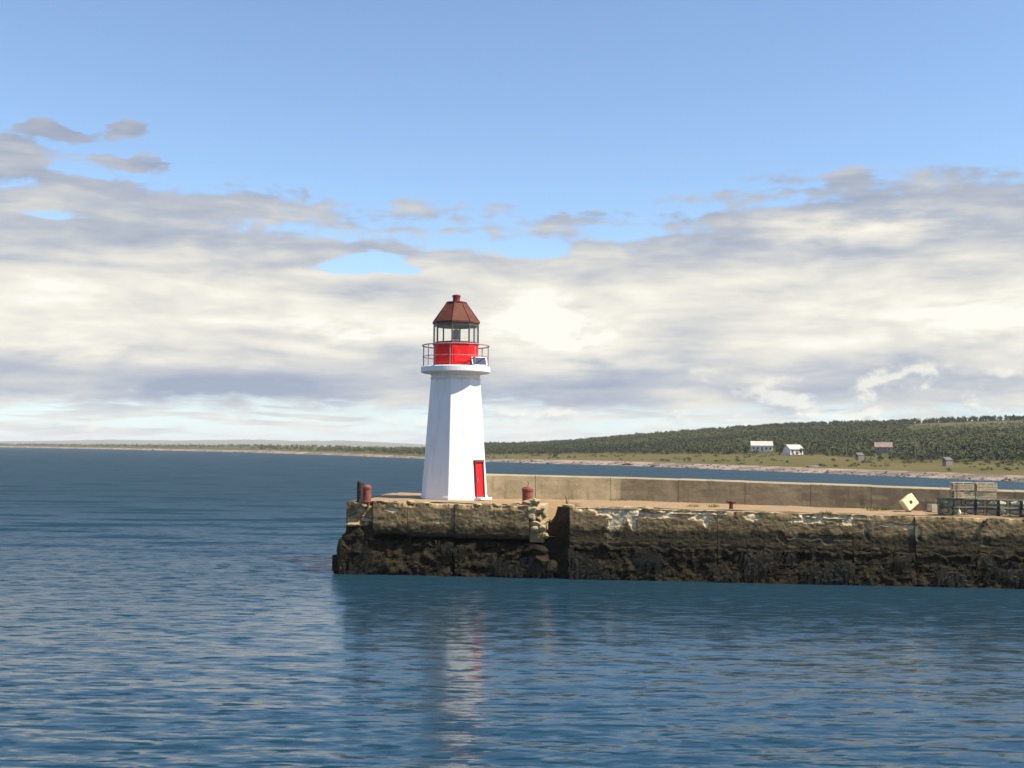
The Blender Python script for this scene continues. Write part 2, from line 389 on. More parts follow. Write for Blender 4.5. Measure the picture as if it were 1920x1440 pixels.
def np_mesh(name, V, Fq, mat, attrs=None, smooth=False):
    me = bpy.data.meshes.new(name); V = np.asarray(V, dtype=np.float32); Fq = np.asarray(Fq, dtype=np.int32)
    k = Fq.shape[1]
    me.vertices.add(len(V)); me.vertices.foreach_set('co', V.ravel())
    me.loops.add(Fq.size); me.loops.foreach_set('vertex_index', Fq.ravel())
    me.polygons.add(len(Fq)); me.polygons.foreach_set('loop_start', np.arange(0, Fq.size, k, dtype=np.int32))
    me.update(calc_edges=True); me.validate()
    if smooth: me.polygons.foreach_set('use_smooth', np.ones(len(Fq), dtype=bool))
    for kk, arr in (attrs or {}).items():
        a = me.attributes.new(kk, 'FLOAT', 'POINT'); a.data.foreach_set('value', np.asarray(arr, dtype=np.float32))
    me.materials.append(M[mat]); o = bpy.data.objects.new(name, me); COL.objects.link(o)
    return o
def fbm(p, s=1.0, octv=4, H=0.7):
    return mnoise.fractal(Vector(p) * s, H, 2.0, octv)
def chunk(r, seed, sub=2, rough=0.35, squash=(1, 1, 1)):
    """an angular broken lump: a cube sphere cut by random planes"""
    rr = random.Random(seed); mb = MB(); n = 4 + sub * 2
    planes = [(Vector((rr.gauss(0, 1), rr.gauss(0, 1), rr.gauss(0, 1))).normalized(), rr.uniform(0.48, 0.74)) for _ in range(12)]
    def pt(d):
        k = 1.0
        for nrm, h in planes:
            q = d.dot(nrm)
            if q > 1e-3: k = min(k, h / q)
        k *= 1 + rough * 0.36 * fbm(d + Vector((seed, 0, 0)), 2.2, 4, .7)
        return Vector((d.x * squash[0], d.y * squash[1], d.z * squash[2])) * (k * r)
    for ax in range(3):
        for sg in (-1, 1):
            rows = []
            for i in range(n + 1):
                row = []
                for j in range(n + 1):
                    q = [0, 0, 0]; q[ax] = sg; q[(ax + 1) % 3] = (i / n * 2 - 1) * sg; q[(ax + 2) % 3] = j / n * 2 - 1
                    row.append(pt(Vector(q).normalized()))
                rows.append(row)
            mb.quad_grid(rows)
    return mb

# ------------------------------------------------------------------ pier frame of reference
P_TOP, P_END = 3.63, 3.24                          # the deck drops a little towards the land
PA = at_z(640, 939.4, P_TOP); PB = at_z(1920, 973.2, P_END)
PE = (PB - PA); PE.z = 0; PLEN = PE.length; PE.normalize()
PN = Vector((-PE.y, PE.x, 0))                     # towards the back of the pier
if PN.y < 0: PN = -PN
GRADE = (P_TOP - P_END) / PLEN
def pp(t, d, z): return Vector((PA.x, PA.y, 0)) + PE * t + PN * d + Vector((0, 0, z - GRADE * t * min(1, max(0, z / P_TOP))))
def deck_pt(u, v, up=0.0):
    z = P_TOP
    for _ in range(8):
        p = at_z(u, v, z + up); z = P_TOP - GRADE * ((p - PA).dot(PE))
    return p
def tu(u, d=0.0, z=P_TOP):
    lo, hi = -20.0, 80.0
    for _ in range(50):
        mid = (lo + hi) / 2
        if proj(pp(mid, d, z))[0] < u: lo = mid
        else: hi = mid
    return lo

# ------------------------------------------------------------------ water
def waterm():
    mt, t, b = material('sea_water'); p = pos(t)
    b.inputs['Base Color'].default_value = (0.008, 0.031, 0.050, 1)
    b.inputs['IOR'].default_value = 1.333
    yy = sepz(t, p)[1]; out = t.sm(yy, 50.0, 115.0)      # the open bay is wind-roughened, the harbour is not
    # wind ripples as slopes, calmer in the lee of the pier
    def dot(vx, vy, off):
        nd = t.node('ShaderNodeVectorMath', operation='DOT_PRODUCT'); t.l.new(p, nd.inputs[0]); nd.inputs[1].default_value = (vx, vy, 0)
        return t.m('ADD', nd.outputs['Value'], off)
    al = dot(PE.x, PE.y, -(PA.x * PE.x + PA.y * PE.y)); ds = dot(-PN.x, -PN.y, PA.x * PN.x + PA.y * PN.y)
    lee = t.mul(t.sm(al, -3.0, 4.0), t.sm(ds, 36.0, 14.0), t.sm(ds, -2.0, -0.5))
    t.l.new(t.add(t.sm(yy, 22.0, 58.0, 0.06, 0.24, 'LINEAR'), t.sm(yy, 60.0, 150.0, 0.0, 0.40, 'LINEAR'), t.mul(t.m('SUBTRACT', 1.0, lee), 0.08), t.mul(lee, t.sm(ds, 12.0, 2.0), 0.10)), b.inputs['Roughness'])
    gust = t.noise(t.vec(p, (0.03, 0.07, 1)), 1.0, 3, 0.5)
    k = t.mul(t.m('SUBTRACT', 1.6, t.mul(lee, 1.0)), t.sm(gust, 0.3, 0.7, 0.75, 1.25, 'LINEAR'), t.sm(yy, 34.0, 54.0, 0.8, 1.6), t.sm(out, 0.0, 1.0, 1.0, 0.55, 'LINEAR'))
    v1 = t.noise(t.vec(p, (0.95, 3.3, 1)), 1.0, 2, 0.5, 0.3, 1); v2 = t.noise(t.vec(p, (2.4, 7.4, 1)), 1.0, 3, 0.6, 0.2, 1); v3 = t.noise(t.vec(p, (0.16, 0.55, 1)), 1.0, 2, 0.5, 0.3, 1)
    def sl(v, kx, ky):
        nd = t.node('ShaderNodeVectorMath', operation='MULTIPLY_ADD'); t.l.new(v, nd.inputs[0])
        nd.inputs[1].default_value = (kx, ky, 0); nd.inputs[2].default_value = (-kx / 2, -ky / 2, 0); return nd.outputs[0]
    def vadd(a, c):
        nd = t.node('ShaderNodeVectorMath', operation='ADD'); t.l.new(a, nd.inputs[0]); t.l.new(c, nd.inputs[1]); return nd.outputs[0]
    s = vadd(vadd(sl(v1, 0.07, 0.26), sl(v2, 0.08, 0.28)), sl(v3, 0.03, 0.10))
    nd = t.noise(t.vec(p, (0.95, 4.4, 1)), 1.0, 3, 0.5, 0.25); nd2 = t.noise(t.vec(p, (0.5, 2.1, 1)), 1.0, 2, 0.5, 0.25)       # steeper little wave faces
    nd3 = t.noise(t.vec(p, (0.07, 0.28, 1)), 1.0, 4, 0.6, 0.3)
    dash = t.add(t.mul(t.sm(nd, 0.565, 0.645), -0.32), t.mul(t.sm(nd2, 0.59, 0.68), -0.12), t.mul(t.sm(nd3, 0.50, 0.62), out, -0.42))
    cv = t.node('ShaderNodeCombineXYZ'); t.l.new(dash, cv.inputs[1]); s = vadd(s, cv.outputs[0])
    sc = t.node('ShaderNodeVectorMath', operation='SCALE'); t.l.new(s, sc.inputs[0]); t.l.new(k, sc.inputs['Scale'])
    g = t.node('ShaderNodeNewGeometry'); nn = vadd(g.outputs['Normal'], sc.outputs[0])
    nz = t.node('ShaderNodeVectorMath', operation='NORMALIZE'); t.l.new(nn, nz.inputs[0])
    t.l.new(nz.outputs[0], b.inputs['Normal']); return mt
M['water'] = waterm()
def build_water():
    ys = [6.0]
    while ys[-1] < 150: ys.append(ys[-1] + max(0.06, 0.075 * (ys[-1] / 15) ** 1.25))
    ys += [170, 200, 240, 300, 400, 600, 1000, 2000, 4000, 9000, 20000]
    ys = [-3000, -300, -60, -15, 0] + ys
    xs = list(np.arange(-52, 52.01, 0.2)); xs = [-20000, -6000, -2000, -600, -250, -120, -75] + xs + [75, 120, 250, 600, 2000, 6000, 20000]
    ys = np.array(ys); xs = np.array(xs)
    X, Y = np.meshgrid(xs, ys); Z = np.zeros_like(X)
    dyv = np.gradient(ys); dxv = np.gradient(xs)
    n = 90
    lam = np.exp(rng.uniform(np.log(0.42), np.log(2.6), n))
    th = R(-97) + rng.normal(0, R(17), n)
    ph = rng.uniform(0, 2 * np.pi, n)
    amp = 0.0025 * lam ** 0.75 * rng.uniform(0.5, 1.4, n) / np.sqrt(n / 40)
    # the lee of the pier is calmer
    t = (X - PA.x) * PE.x + (Y - PA.y) * PE.y; d = -((X - PA.x) * PN.x + (Y - PA.y) * PN.y)
    ls = lambda v, a, b: np.clip((v - a) / (b - a), 0, 1) ** 2 * (3 - 2 * np.clip((v - a) / (b - a), 0, 1))
    lee = ls(t, -3, 4) * (1 - ls(d, 14, 36)) * (d > -1)
    calm = 1 - 0.68 * lee
    for i in range(n):
        k = 2 * np.pi / lam[i]
        res = np.clip((lam[i] / (3.2 * dyv)) - 0.3, 0, 1)[:, None] * np.clip(lam[i] / (2.5 * dxv) - 0.3, 0, 1)[None, :]
        g = amp[i] * res
        a = k * (X * math.cos(th[i]) + Y * math.sin(th[i])) + ph[i]
        Z += g * np.sin(a) * calm * (0.8 if lam[i] < 2 else 1.0)
    nr, nc = X.shape
    V = np.stack([X, Y, Z], -1).reshape(-1, 3)
    idx = np.arange(nr * nc).reshape(nr, nc)
    Fq = np.stack([idx[:-1, :-1], idx[:-1, 1:], idx[1:, 1:], idx[1:, :-1]], -1).reshape(-1, 4)
    o = np_mesh('water', V, Fq, 'water', None, True)
    tag(o, 'dark blue rippled harbour water', None, None, 'structure')
build_water()

# ------------------------------------------------------------------ far shore
U_ = [-500, 0, 250, 500, 700, 800, 910, 1000, 1200, 1350, 1500, 1700, 1920, 2400, 3000]
def hzn(u): return 839.4 + (u - 960) * math.tan(ROLL)
V_SH = [830, 838.5, 843.5, 849.5, 856.5, 860.5, 865.5, 868.5, 874, 880, 886, 894, 904, 928, 960]
V_RD = [825, 832, 832, 832.5, 837, 838, 828, 827, 811, 799.5, 789, 784.5, 777, 762, 745]      # skyline, trees included
V_GR = [826, 834, 837, 840, 846, 850, 853, 852, 850, 852, 852, 866, 868, 878, 890]              # top of the meadow
ZS = [CAM_H * F_PX / (v - hzn(u)) for u, v in zip(U_, V_SH)]
ZGK = [1.35, 1.35, 1.35, 1.35, 1.35, 1.35, 1.35, 1.38, 1.42, 1.45, 1.5, 1.45, 1.45, 1.45, 1.45]
ZRK = [2.0, 2.0, 2.0, 2.1, 2.2, 2.2, 2.1, 2.1, 2.3, 2.5, 2.7, 2.9, 3.2, 3.4, 3.6]
TREE = [4, 3.5, 3, 3, 3, 3.5, 4, 4, 4.5, 4.5, 4.5, 4.5, 4.5, 4.5, 4.5]
def tab(u, a): return float(np.interp(u, U_, a))
def shore_prof(u):
    h = hzn(u); zs = tab(u, ZS); zg = zs * tab(u, ZGK); zr = zs * tab(u, ZRK)
    hg = CAM_H + (h - tab(u, V_GR)) * zg / F_PX
    hr = CAM_H + (h - tab(u, V_RD)) * zr / F_PX - tab(u, TREE) * 0.8
    return zs, zg, zr, max(hg, 0.6), max(hr, 1.0)
def land(u, k):
    """k: -0.3 seabed .. 0 waterline .. 0.1 top of beach .. 1 top of the meadow .. 2 ridge .. 3 behind"""
    zs, zg, zr, hg, hr = shore_prof(u)
    wob = 1 + 0.012 * fbm((u * 0.02, 3, 0), 1, 4) + 0.006 * fbm((u * 0.11, 7, 0), 1, 3)
    zs *= wob
    hb = min(0.8 + 0.0016 * zs, hg * 0.55); zb = zs + (zg - zs) * 0.10
    if k <= 0: y = zs * (1 + 0.25 * k); z = 6 * k
    elif k <= 0.1: q = k / 0.1; y = zs + (zb - zs) * q; z = hb * q ** 0.8
    elif k <= 1: q = (k - 0.1) / 0.9; y = zb + (zg - zb) * q; z = hb + (hg - hb) * q
    elif k <= 2: q = k - 1; y = zg + (zr - zg) * q; z = hg + (hr - hg) * (q * 0.75 + 0.25 * math.sin(q * math.pi / 2))
    else: q = k - 2; y = zr * (1 + 0.5 * q); z = hr - (hr + 3) * q * q
    x = y * ((u - 960) / F_PX)
    if k > 0.1: z += (0.10 * fbm((x * 0.01, y * 0.01, 1), 1, 4)) * min(hg, 6) * min(1, (k - 0.1) * 3)
    return Vector((x, y, z))
def clearing(u, k): return 1.0 if (1715 < u < 1960 and 1.80 < k < 1.93) else 0.0
def build_land():
    us = np.concatenate([np.arange(-500, 900, 14), np.arange(900, 2100, 7), np.arange(2100, 3001, 30)])
    kb = [-0.3, -0.1, 0, 0.015, 0.03, 0.05, 0.07, 0.1]
    kh = [0.1] + list(np.linspace(0.14, 1, 26)) + list(np.linspace(1.04, 2, 30)) + [2.1, 2.3, 2.6, 3.0]
    rows = [[land(u, k) for u in us] for k in kb]
    o = MB().quad_grid(rows).build('beach', 'beach', None, smooth=True); tag(o, kind='structure')
    rows = []; bare = []; wood = []
    for k in kh:
        rows.append([land(u, k) for u in us])
        for u in us:
            bare.append(max(clearing(u, k), 0.35 if u < 850 and mnoise.noise(Vector((u * .01, k * 3, 0))) > 0.15 else 0))
            wood.append(0.85 if (k > 1.0 and u > 850) else (0.75 if u < 850 and k > 0.15 else 0.0))
    o = MB().quad_grid(rows).build('hill', 'hill', None, smooth=True, attrs={'bare': bare, 'woodfloor': wood}); tag(o, kind='structure')
build_land()
def far_ridge():
    U2 = [-700, -300, 0, 100, 200, 340, 480, 560, 650, 720, 800, 900]; V2 = [820, 824, 827.5, 826.5, 824.5, 826, 824, 827, 826, 829.5, 833.5, 838]
    us = np.arange(-700, 901, 8); rows = []
    for q in np.linspace(0, 1, 9):
        row = []
        for u in us:
            y = 6500 + 1800 * q; h = CAM_H + (hzn(u) - np.interp(u, U2, V2)) * 8300 / F_PX * (1 + .05 * fbm((u * .03, 2, 1), 1, 4))
            row.append(Vector((y * (u - 960) / F_PX, y, -2 + (h + 2) * math.sin(q * math.pi / 2) * (1 + .06 * fbm((u * .05, q * 5, 3), 1, 4)))))
        rows.append(row)
    rows.append([Vector((p.x * 1.1, p.y * 1.1, -3)) for p in rows[-1]])
    n = len(us) * len(rows)
    o = MB().quad_grid(rows).build('hill', 'hill', None, smooth=True, attrs={'bare': [.2] * n, 'woodfloor': [.6] * n}); tag(o, kind='structure')
far_ridge()

def conifer(seed, h=1.0):
    """unit-height ragged spruce: tiers of jagged skirts"""
    r = random.Random(seed); v = []; f = []
    tiers = 5
    for i in range(tiers):
        z0 = 0.06 + 0.78 * i / tiers; z1 = z0 + 0.34 * (1 - 0.3 * i / tiers); rad = 0.27 * (1 - 0.80 * i / tiers) * r.uniform(0.85, 1.15)
        o = len(v); n = 6; v.append((r.uniform(-.02, .02), r.uniform(-.02, .02), min(z1, 1.0)))
        for k in range(n):
            g = 2 * math.pi * (k + r.random() * .6) / n; q = rad * r.uniform(0.6, 1.2); v.append((q * math.cos(g), q * math.sin(g), z0 + r.uniform(-.04, .04)))
        for k in range(n): f.append((o, o + 1 + k, o + 1 + (k + 1) % n))
    return np.array(v), np.array(f)
def broadleaf(seed):
    """unit-height bush or small tree: many tilted leaf-clump triangles in an uneven crown"""
    r = random.Random(seed); v = []; f = []
    lobes = [(Vector((r.uniform(-.22, .22), r.uniform(-.22, .22), r.uniform(.35, .78))), r.uniform(.16, .30)) for _ in range(6)]
    for _ in range(46):
        c, q = r.choice(lobes); d = Vector((r.gauss(0, 1), r.gauss(0, 1), r.gauss(0, 1))).normalized()
        p = c + d * q * r.uniform(.6, 1.05); p.z = min(max(p.z, .03), 1.0)
        a = d.orthogonal().normalized(); b = d.cross(a); s = r.uniform(.07, .13); g = r.random() * 6.28
        o = len(v)
        for k in range(3):
            h = g + k * 2.09; v.append(tuple(p + (a * math.cos(h) + b * math.sin(h)) * s + d * r.uniform(-.03, .03)))
        f.append((o, o + 1, o + 2))
    return np.array(v), np.array(f)
PROTO = [conifer(i) for i in range(6)] + [broadleaf(i + 50) for i in range(6)]
def scatter(name, items, mat):
    VV = []; FF = []; TT = []; off = 0
    for (p, h, w, kind, tint) in items:
        v, f = PROTO[kind]; a = random.random() * 6.28; ca, sa = math.cos(a), math.sin(a)
        q = np.empty_like(v); q[:, 0] = (v[:, 0] * ca - v[:, 1] * sa) * h * w + p[0]; q[:, 1] = (v[:, 0] * sa + v[:, 1] * ca) * h * w + p[1]; q[:, 2] = v[:, 2] * h + p[2] - 0.05 * h
        VV.append(q); FF.append(f + off); off += len(v); TT.append(np.clip(tint + rng.uniform(-.12, .12, len(v)), 0, 1))
    return np_mesh(name, np.concatenate(VV), np.concatenate(FF), mat, {'tint': np.concatenate(TT)})
HOUSES = [  # u, k, width, depth, wall height, roof, colour
    (1428, 1.06), (1487, 0.98), (1656, 1.10), (1612, 0.78)]
def build_forest():
    items = []
    for _ in range(20000):
        u = random.uniform(880, 2500); k = 1.0 + random.random() ** 0.9
        if clearing(u, k): continue
        if 1690 < u < 1980 and 1.62 < k <= 1.80 and random.random() < 0.75: continue
        if any(abs(u - hu) < 26 and hk - 0.22 < k < hk + 0.08 for hu, hk in HOUSES): continue
        p = land(u, k); n = mnoise.noise(Vector((p.x * .012, p.y * .012, 4)))
        h = random.uniform(2.0, 4.0) * (1.0 + .25 * n) * (1.15 if k > 1.94 else 1.0) * tab(u, TREE) / 4.5
        if 1700 < u < 1975 and 1.45 < k <= 1.80: h *= .4
        kind = random.randrange(6) if random.random() < 0.22 + 0.3 * (k > 1.93) + n * .35 else 6 + random.randrange(6)
        tint = 0.42 + 0.6 * n + random.uniform(-.09, .09) - (0.15 if kind < 6 else 0) - (0.15 if k > 1.93 else 0)
        items.append((p, h, random.uniform(1.0, 1.5) if kind < 6 else random.uniform(1.1, 1.6), kind, tint))
    for _ in range(900):      # scattered scrub in the meadow
        u = random.uniform(880, 2300); k = random.uniform(0.12, 1.0); p = land(u, k)
        if mnoise.noise(Vector((p.x * .03, p.y * .06, 9))) < 0.12: continue
        items.append((p, random.uniform(0.5, 1.6), random.uniform(1.6, 2.6), 6 + random.randrange(6), random.uniform(.3, .9)))
    o = scatter('forest', items, 'forest'); tag(o, 'dense green scrub woodland covering the far hillside', None, None, 'stuff')
    items = []
    for _ in range(2600):     # the low woods of the distant spit
        u = random.uniform(-500, 900); k = random.uniform(0.5, 2.02); p = land(u, k)
        if mnoise.noise(Vector((p.x * .004, p.y * .004, 2))) < -0.05 and k < 1.9: continue
        items.append((p, random.uniform(2, 5) * tab(u, TREE) / 3.5, random.uniform(1.2, 2.2), random.randrange(12), random.uniform(.3, .9)))
    o = scatter('forest', items, 'forest'); tag(o, 'low distant woods along the flat spit beyond the lighthouse', None, None, 'stuff')
    items = []
build_forest()

# shore boulders
def shore_rocks():
    V = []; Fq = []; off = 0; pro = []
    for s in range(5):
        mb = chunk(1.0, 300 + s, 0, 0.6, (1.3, 1.0, 0.6)); pro.append((np.array(mb.v), np.array(mb.f)))
    for _ in range(1100):
        u = random.uniform(-100, 2300); k = random.gauss(0.02, 0.03); p = land(u, max(k, -0.04)); zs = p.y
        v, f = random.choice(pro); s = random.uniform(.15, .75) * (zs / 400) ** 0.6; a = random.random() * 6.28
        q = np.empty_like(v); q[:, 0] = (v[:, 0] * math.cos(a) - v[:, 1] * math.sin(a)) * s + p.x; q[:, 1] = (v[:, 0] * math.sin(a) + v[:, 1] * math.cos(a)) * s + p.y; q[:, 2] = v[:, 2] * s + max(p.z, -.1)
        V.append(q); Fq.append(f + off); off += len(v)
    o = np_mesh('shore_rocks', np.concatenate(V), np.concatenate(Fq), 'rock'); tag(o, 'small dark rocks strewn along the far waterline', None, None, 'stuff')
shore_rocks()
for (u, k, r, lab) in ((1008, 0.05, 2.2, 'dark low rock by the far waterline just past the lighthouse'),
                       (1178, 0.02, 2.0, 'dark flat rock on the far beach, below the sloping edge of the hill'),
                       (1232, 0.02, 1.8, 'dark rock at the far waterline, last before the wide pink beach'),
                       (1526, 0.12, 1.8, 'black boulder on the beach bank below the second white house'),
                       (1668, 0.05, 1.2, 'dark rock on the far beach below the grey house')):
    o = chunk(r, int(u), 1, 0.6, (1.7, 1.0, 0.55)).build('boulder', 'rock'); o.location = land(u, k); tag(o, lab, 'boulder', 'boulders on the far beach')

# individual trees and bushes by the houses
def tree(u, k, h, w, seed, label, name='tree', cat='tree', group='trees standing free on the far shore'):
    r = random.Random(seed); base = land(u, k); root = empty(name, base)
    mb = MB().tube([(0, 0, -0.2), (0.03 * h, 0, h * .3), (0, 0.02 * h, h * .62)], [0.045 * h, 0.035 * h, 0.012 * h], 6)
    for q in range(5):
        g = r.random() * 6.28; z0 = h * r.uniform(.25, .5); mb.tube([(0, 0, z0), (math.cos(g) * h * .2 * w, math.sin(g) * h * .2 * w, z0 + h * .22)], [0.018 * h, 0.006 * h], 5)
    mb.build('trunk', 'bark', root)
    v = []; f = []; tn = []
    lobes = [(Vector((r.uniform(-.30, .30) * w, r.uniform(-.30, .30) * w, r.uniform(.28, .80))), r.uniform(.13, .24)) for _ in range(9)]
    for _ in range(420):
        c, q = r.choice(lobes); d = Vector((r.gauss(0, 1), r.gauss(0, 1), r.gauss(0, 1))).normalized(); p = c + d * q * r.uniform(.35, 1.05); p.z = max(p.z, .04)
        a = d.orthogonal().normalized(); b = d.cross(a); s = r.uniform(.025, .055); g = r.random() * 6.28; o = len(v)
        for kk in range(4):
            hh = g + kk * 1.57; v.append(tuple((p + (a * math.cos(hh) + b * math.sin(hh)) * s) * h)); tn.append(min(1, max(0, r.gauss(.45, .25))))
        f.append((o, o + 1, o + 2, o + 3))
    mb = MB(); mb.v = v; mb.f = f; mb.build('crown', 'leaf', root, attrs={'tint': tn})
    return tag(root, label, cat, group)
for i, (u, k, h, w, lab) in enumerate((
    (1400, 0.98, 5.0, 1.0, 'dark tree standing at the corner of the long white house'),
    (1416, 0.93, 3.2, 1.6, 'low dark bush in front of the long white house'),
    (1462, 0.95, 4.2, 1.3, 'dark tree between the two white houses'),
    (1502, 0.86, 3.6, 1.5, 'bushy tree in front of the smaller white house'),
    (1521, 0.93, 3.0, 1.4, 'small pale tree just beyond the smaller white house'),
    (1632, 0.90, 4.2, 1.3, 'dark tree beside the grey house by the meadow edge'),
    (1650, 0.85, 3.2, 1.6, 'spreading dark bush in front of the grey house'),
    (1672, 0.88, 3.6, 1.2, 'dark tree at the far gable of the grey house'),
    (1043, 0.34, 2.6, 1.4, 'lone dark bush in the meadow just past the lighthouse'),
    (1290, 0.16, 2.2, 2.2, 'wide low bush near the beach under the sloping hill'),
    (1310, 0.98, 3.8, 1.2, 'round tree at the top of the meadow below the ridge'))):
    tree(u, k, h, w, 900 + i, lab)

def house(u, k, w, dp, hw, hr, wall, roof, rz, label, floors=1, nwin=4):
    root = empty('house', land(u, k) + Vector((0, 0, -0.2)), rz)
    MB().box((0, 0, hw / 2), (w, dp, hw)).build('wall', wall, root)
    for sx in (-1, 1):
        g = MB()
        for xx in (sx * (w / 2 - .01), sx * (w / 2 - .25)): g.v += [(xx, -dp / 2, hw), (xx, dp / 2, hw), (xx, 0, hw + hr - .1)]
        g.f += [(0, 2, 1), (3, 4, 5), (0, 1, 4, 3), (1, 2, 5, 4), (2, 0, 3, 5)]; g.build('gable', wall, root)
    rf = MB(); e = .35
    for sy in (-1, 1):
        a = Vector((0, sy * (dp / 2 + e), hw - e * hr / (dp / 2))); b = Vector((0, 0, hw + hr)); n = Vector((0, sy * hr, dp / 2)).normalized() * .12
        o = len(rf.v)
        for q in (a, b):
            for sx in (-1, 1):
                for nn in (0, 1): rf.v.append((sx * (w / 2 + e), q.y + n.y * nn, q.z + n.z * nn))
        rf.f += [(o, o + 2, o + 6, o + 4), (o + 1, o + 5, o + 7, o + 3), (o, o + 1, o + 3, o + 2), (o + 4, o + 6, o + 7, o + 5), (o, o + 4, o + 5, o + 1), (o + 2, o + 3, o + 7, o + 6)]
    ro = rf.build('roof', roof, root)
    MB().box((w * .22, .3, hw + hr + .25), (.55, .55, 1.1)).build('chimney', 'house_grey', ro)
    for fl in range(floors):
        for i in range(nwin):
            x = -w / 2 + w * (i + .5) / nwin
            if i == nwin // 2 and fl == 0:
                MB().box((x, -dp / 2 - .03, 1.15), (.95, .08, 2.1)).build('door', 'house_grey', root); continue
            wd = MB().box((x, -dp / 2 - .03, 1.65 + 2.6 * fl), (1.1, .08, 1.25)).build('window', 'house_white', root)
            MB().box((x, -dp / 2 - .06, 1.65 + 2.6 * fl), (.9, .06, 1.05)).build('pane', 'pane', wd)
    return tag(root, label, 'house', 'houses on the far shore')
house(1428, 1.06, 9.6, 6.0, 3.0, 1.9, 'house_white', 'house_roof', R(-8), 'long white house with pale roof at the foot of the wooded hill', 1, 5)
house(1487, 0.98, 6.4, 5.5, 2.7, 1.8, 'house_white', 'house_roof', R(20), 'smaller white house half hidden by trees, next to the long one', 1, 3)
house(1656, 1.10, 6.4, 5.0, 2.6, 1.8, 'house_grey', 'house_pink_roof', R(-15), 'grey house with pinkish roof among dark trees at the meadow edge', 1, 3)
def shed(u, k, w, label, name='shed'):
    root = empty(name, land(u, k) + Vector((0, 0, -.1)), R(15))
    MB().box((0, 0, .95), (w, w * .8, 1.9)).build('wall', 'house_grey', root)
    MB().tube([(-w / 2 - .15, 0, 1.9), (w / 2 + .15, 0, 1.9)], w * .47, 3).build('roof', 'house_dark_roof', root)
    MB().box((0, -w * .4 - .03, .85), (.8, .06, 1.6)).build('door', 'house_grey', root)
    return tag(root, label, 'shed', 'small sheds in the meadow')
shed(1612, 0.78, 2.4, 'tiny grey shed alone in the meadow, toward the white houses')
shed(1776, 0.55, 2.2, 'tiny grey shed low in the meadow, nearer the lobster traps')
for u, k, lab in ((1587, 0.95, 'utility pole at the wood edge between the white and grey houses'), (1769, 0.93, 'utility pole at the wood edge above the tiny grey shed nearer the traps'), (1716, 0.95, 'utility pole just beyond the grey house')):
    root = empty('utility_pole', land(u, k))
    MB().tube([(0, 0, -.3), (0, 0, 7.5)], [.14, .09], 8).build('pole', 'pole', root)
    MB().box((0, 0, 7.0), (1.8, .1, .12)).build('crossarm', 'pole', root)
    tag(root, lab, 'pole', 'utility poles on the far shore')

# ------------------------------------------------------------------ pier
pier = empty('pier', pp(0, 0, 0)); tag(pier, 'long weathered concrete pier with weedy foot and broken head', 'pier')
POFF = pp(0, 0, 0)
def pbuild(mb, name, mat, parent=pier, **kw):
    mb.v = [tuple(Vector(p) - POFF) for p in mb.v]
    return mb.build(name, mat, parent, **kw)
T_GAP0, T_GAP1 = tu(1012), tu(1068)
SPALL = []           # (u, v, half-width px, half-height px, tilt) pale spalled patches on the face
for s in ((1168, 962, 44, 9, 0), (1155, 985, 14, 26, -0.45), (1186, 978, 6, 18, 0.2), (1235, 966, 34, 5, 0), (1322, 970, 26, 6, 0), (1324, 978, 5, 10, 0), (1412, 968, 12, 9, 0),
          (1540, 1008, 62, 5, 0), (1465, 1008, 7, 12, 0.3), (1552, 1016, 10, 6, 0), (1520, 976, 40, 5, 0), (1590, 978, 14, 7, 0), (1625, 1000, 4, 16, 0.2), (1670, 984, 16, 3, 0), (1706, 988, 14, 4, 0), (1722, 1000, 4, 16, 0.0),
          (1848, 1016, 7, 9, 0), (1130, 954, 40, 4, 0), (735, 955, 10, 4, 0), (820, 977, 6, 3, 0), (1300, 960, 60, 3, 0), (1560, 968, 60, 4, 0)):
    t0 = tu(s[0]); p0 = pp(t0, 0, 0); w = (p0 - CAM).dot(_F); z0 = at_y(s[0], s[1], pp(t0, 0, 0).y).z / (1 - GRADE * t0 / P_TOP)
    SPALL.append((t0, z0, s[2] * w / F_PX, s[3] * w / F_PX, s[4]))
def spall(t, z):
    best = 0.0
    for t0, z0, a, b, tl in SPALL:
        if abs(t - t0) > 2.2: continue
        q = (t - t0) + (z - z0) * tl
        d = math.hypot(q / a, (z - z0) / b) + 0.55 * fbm((t * 2.6, z * 3.4, 5), 1, 3)
        best = max(best, min(1, max(0, (1.15 - d) / 0.3)))
    return best
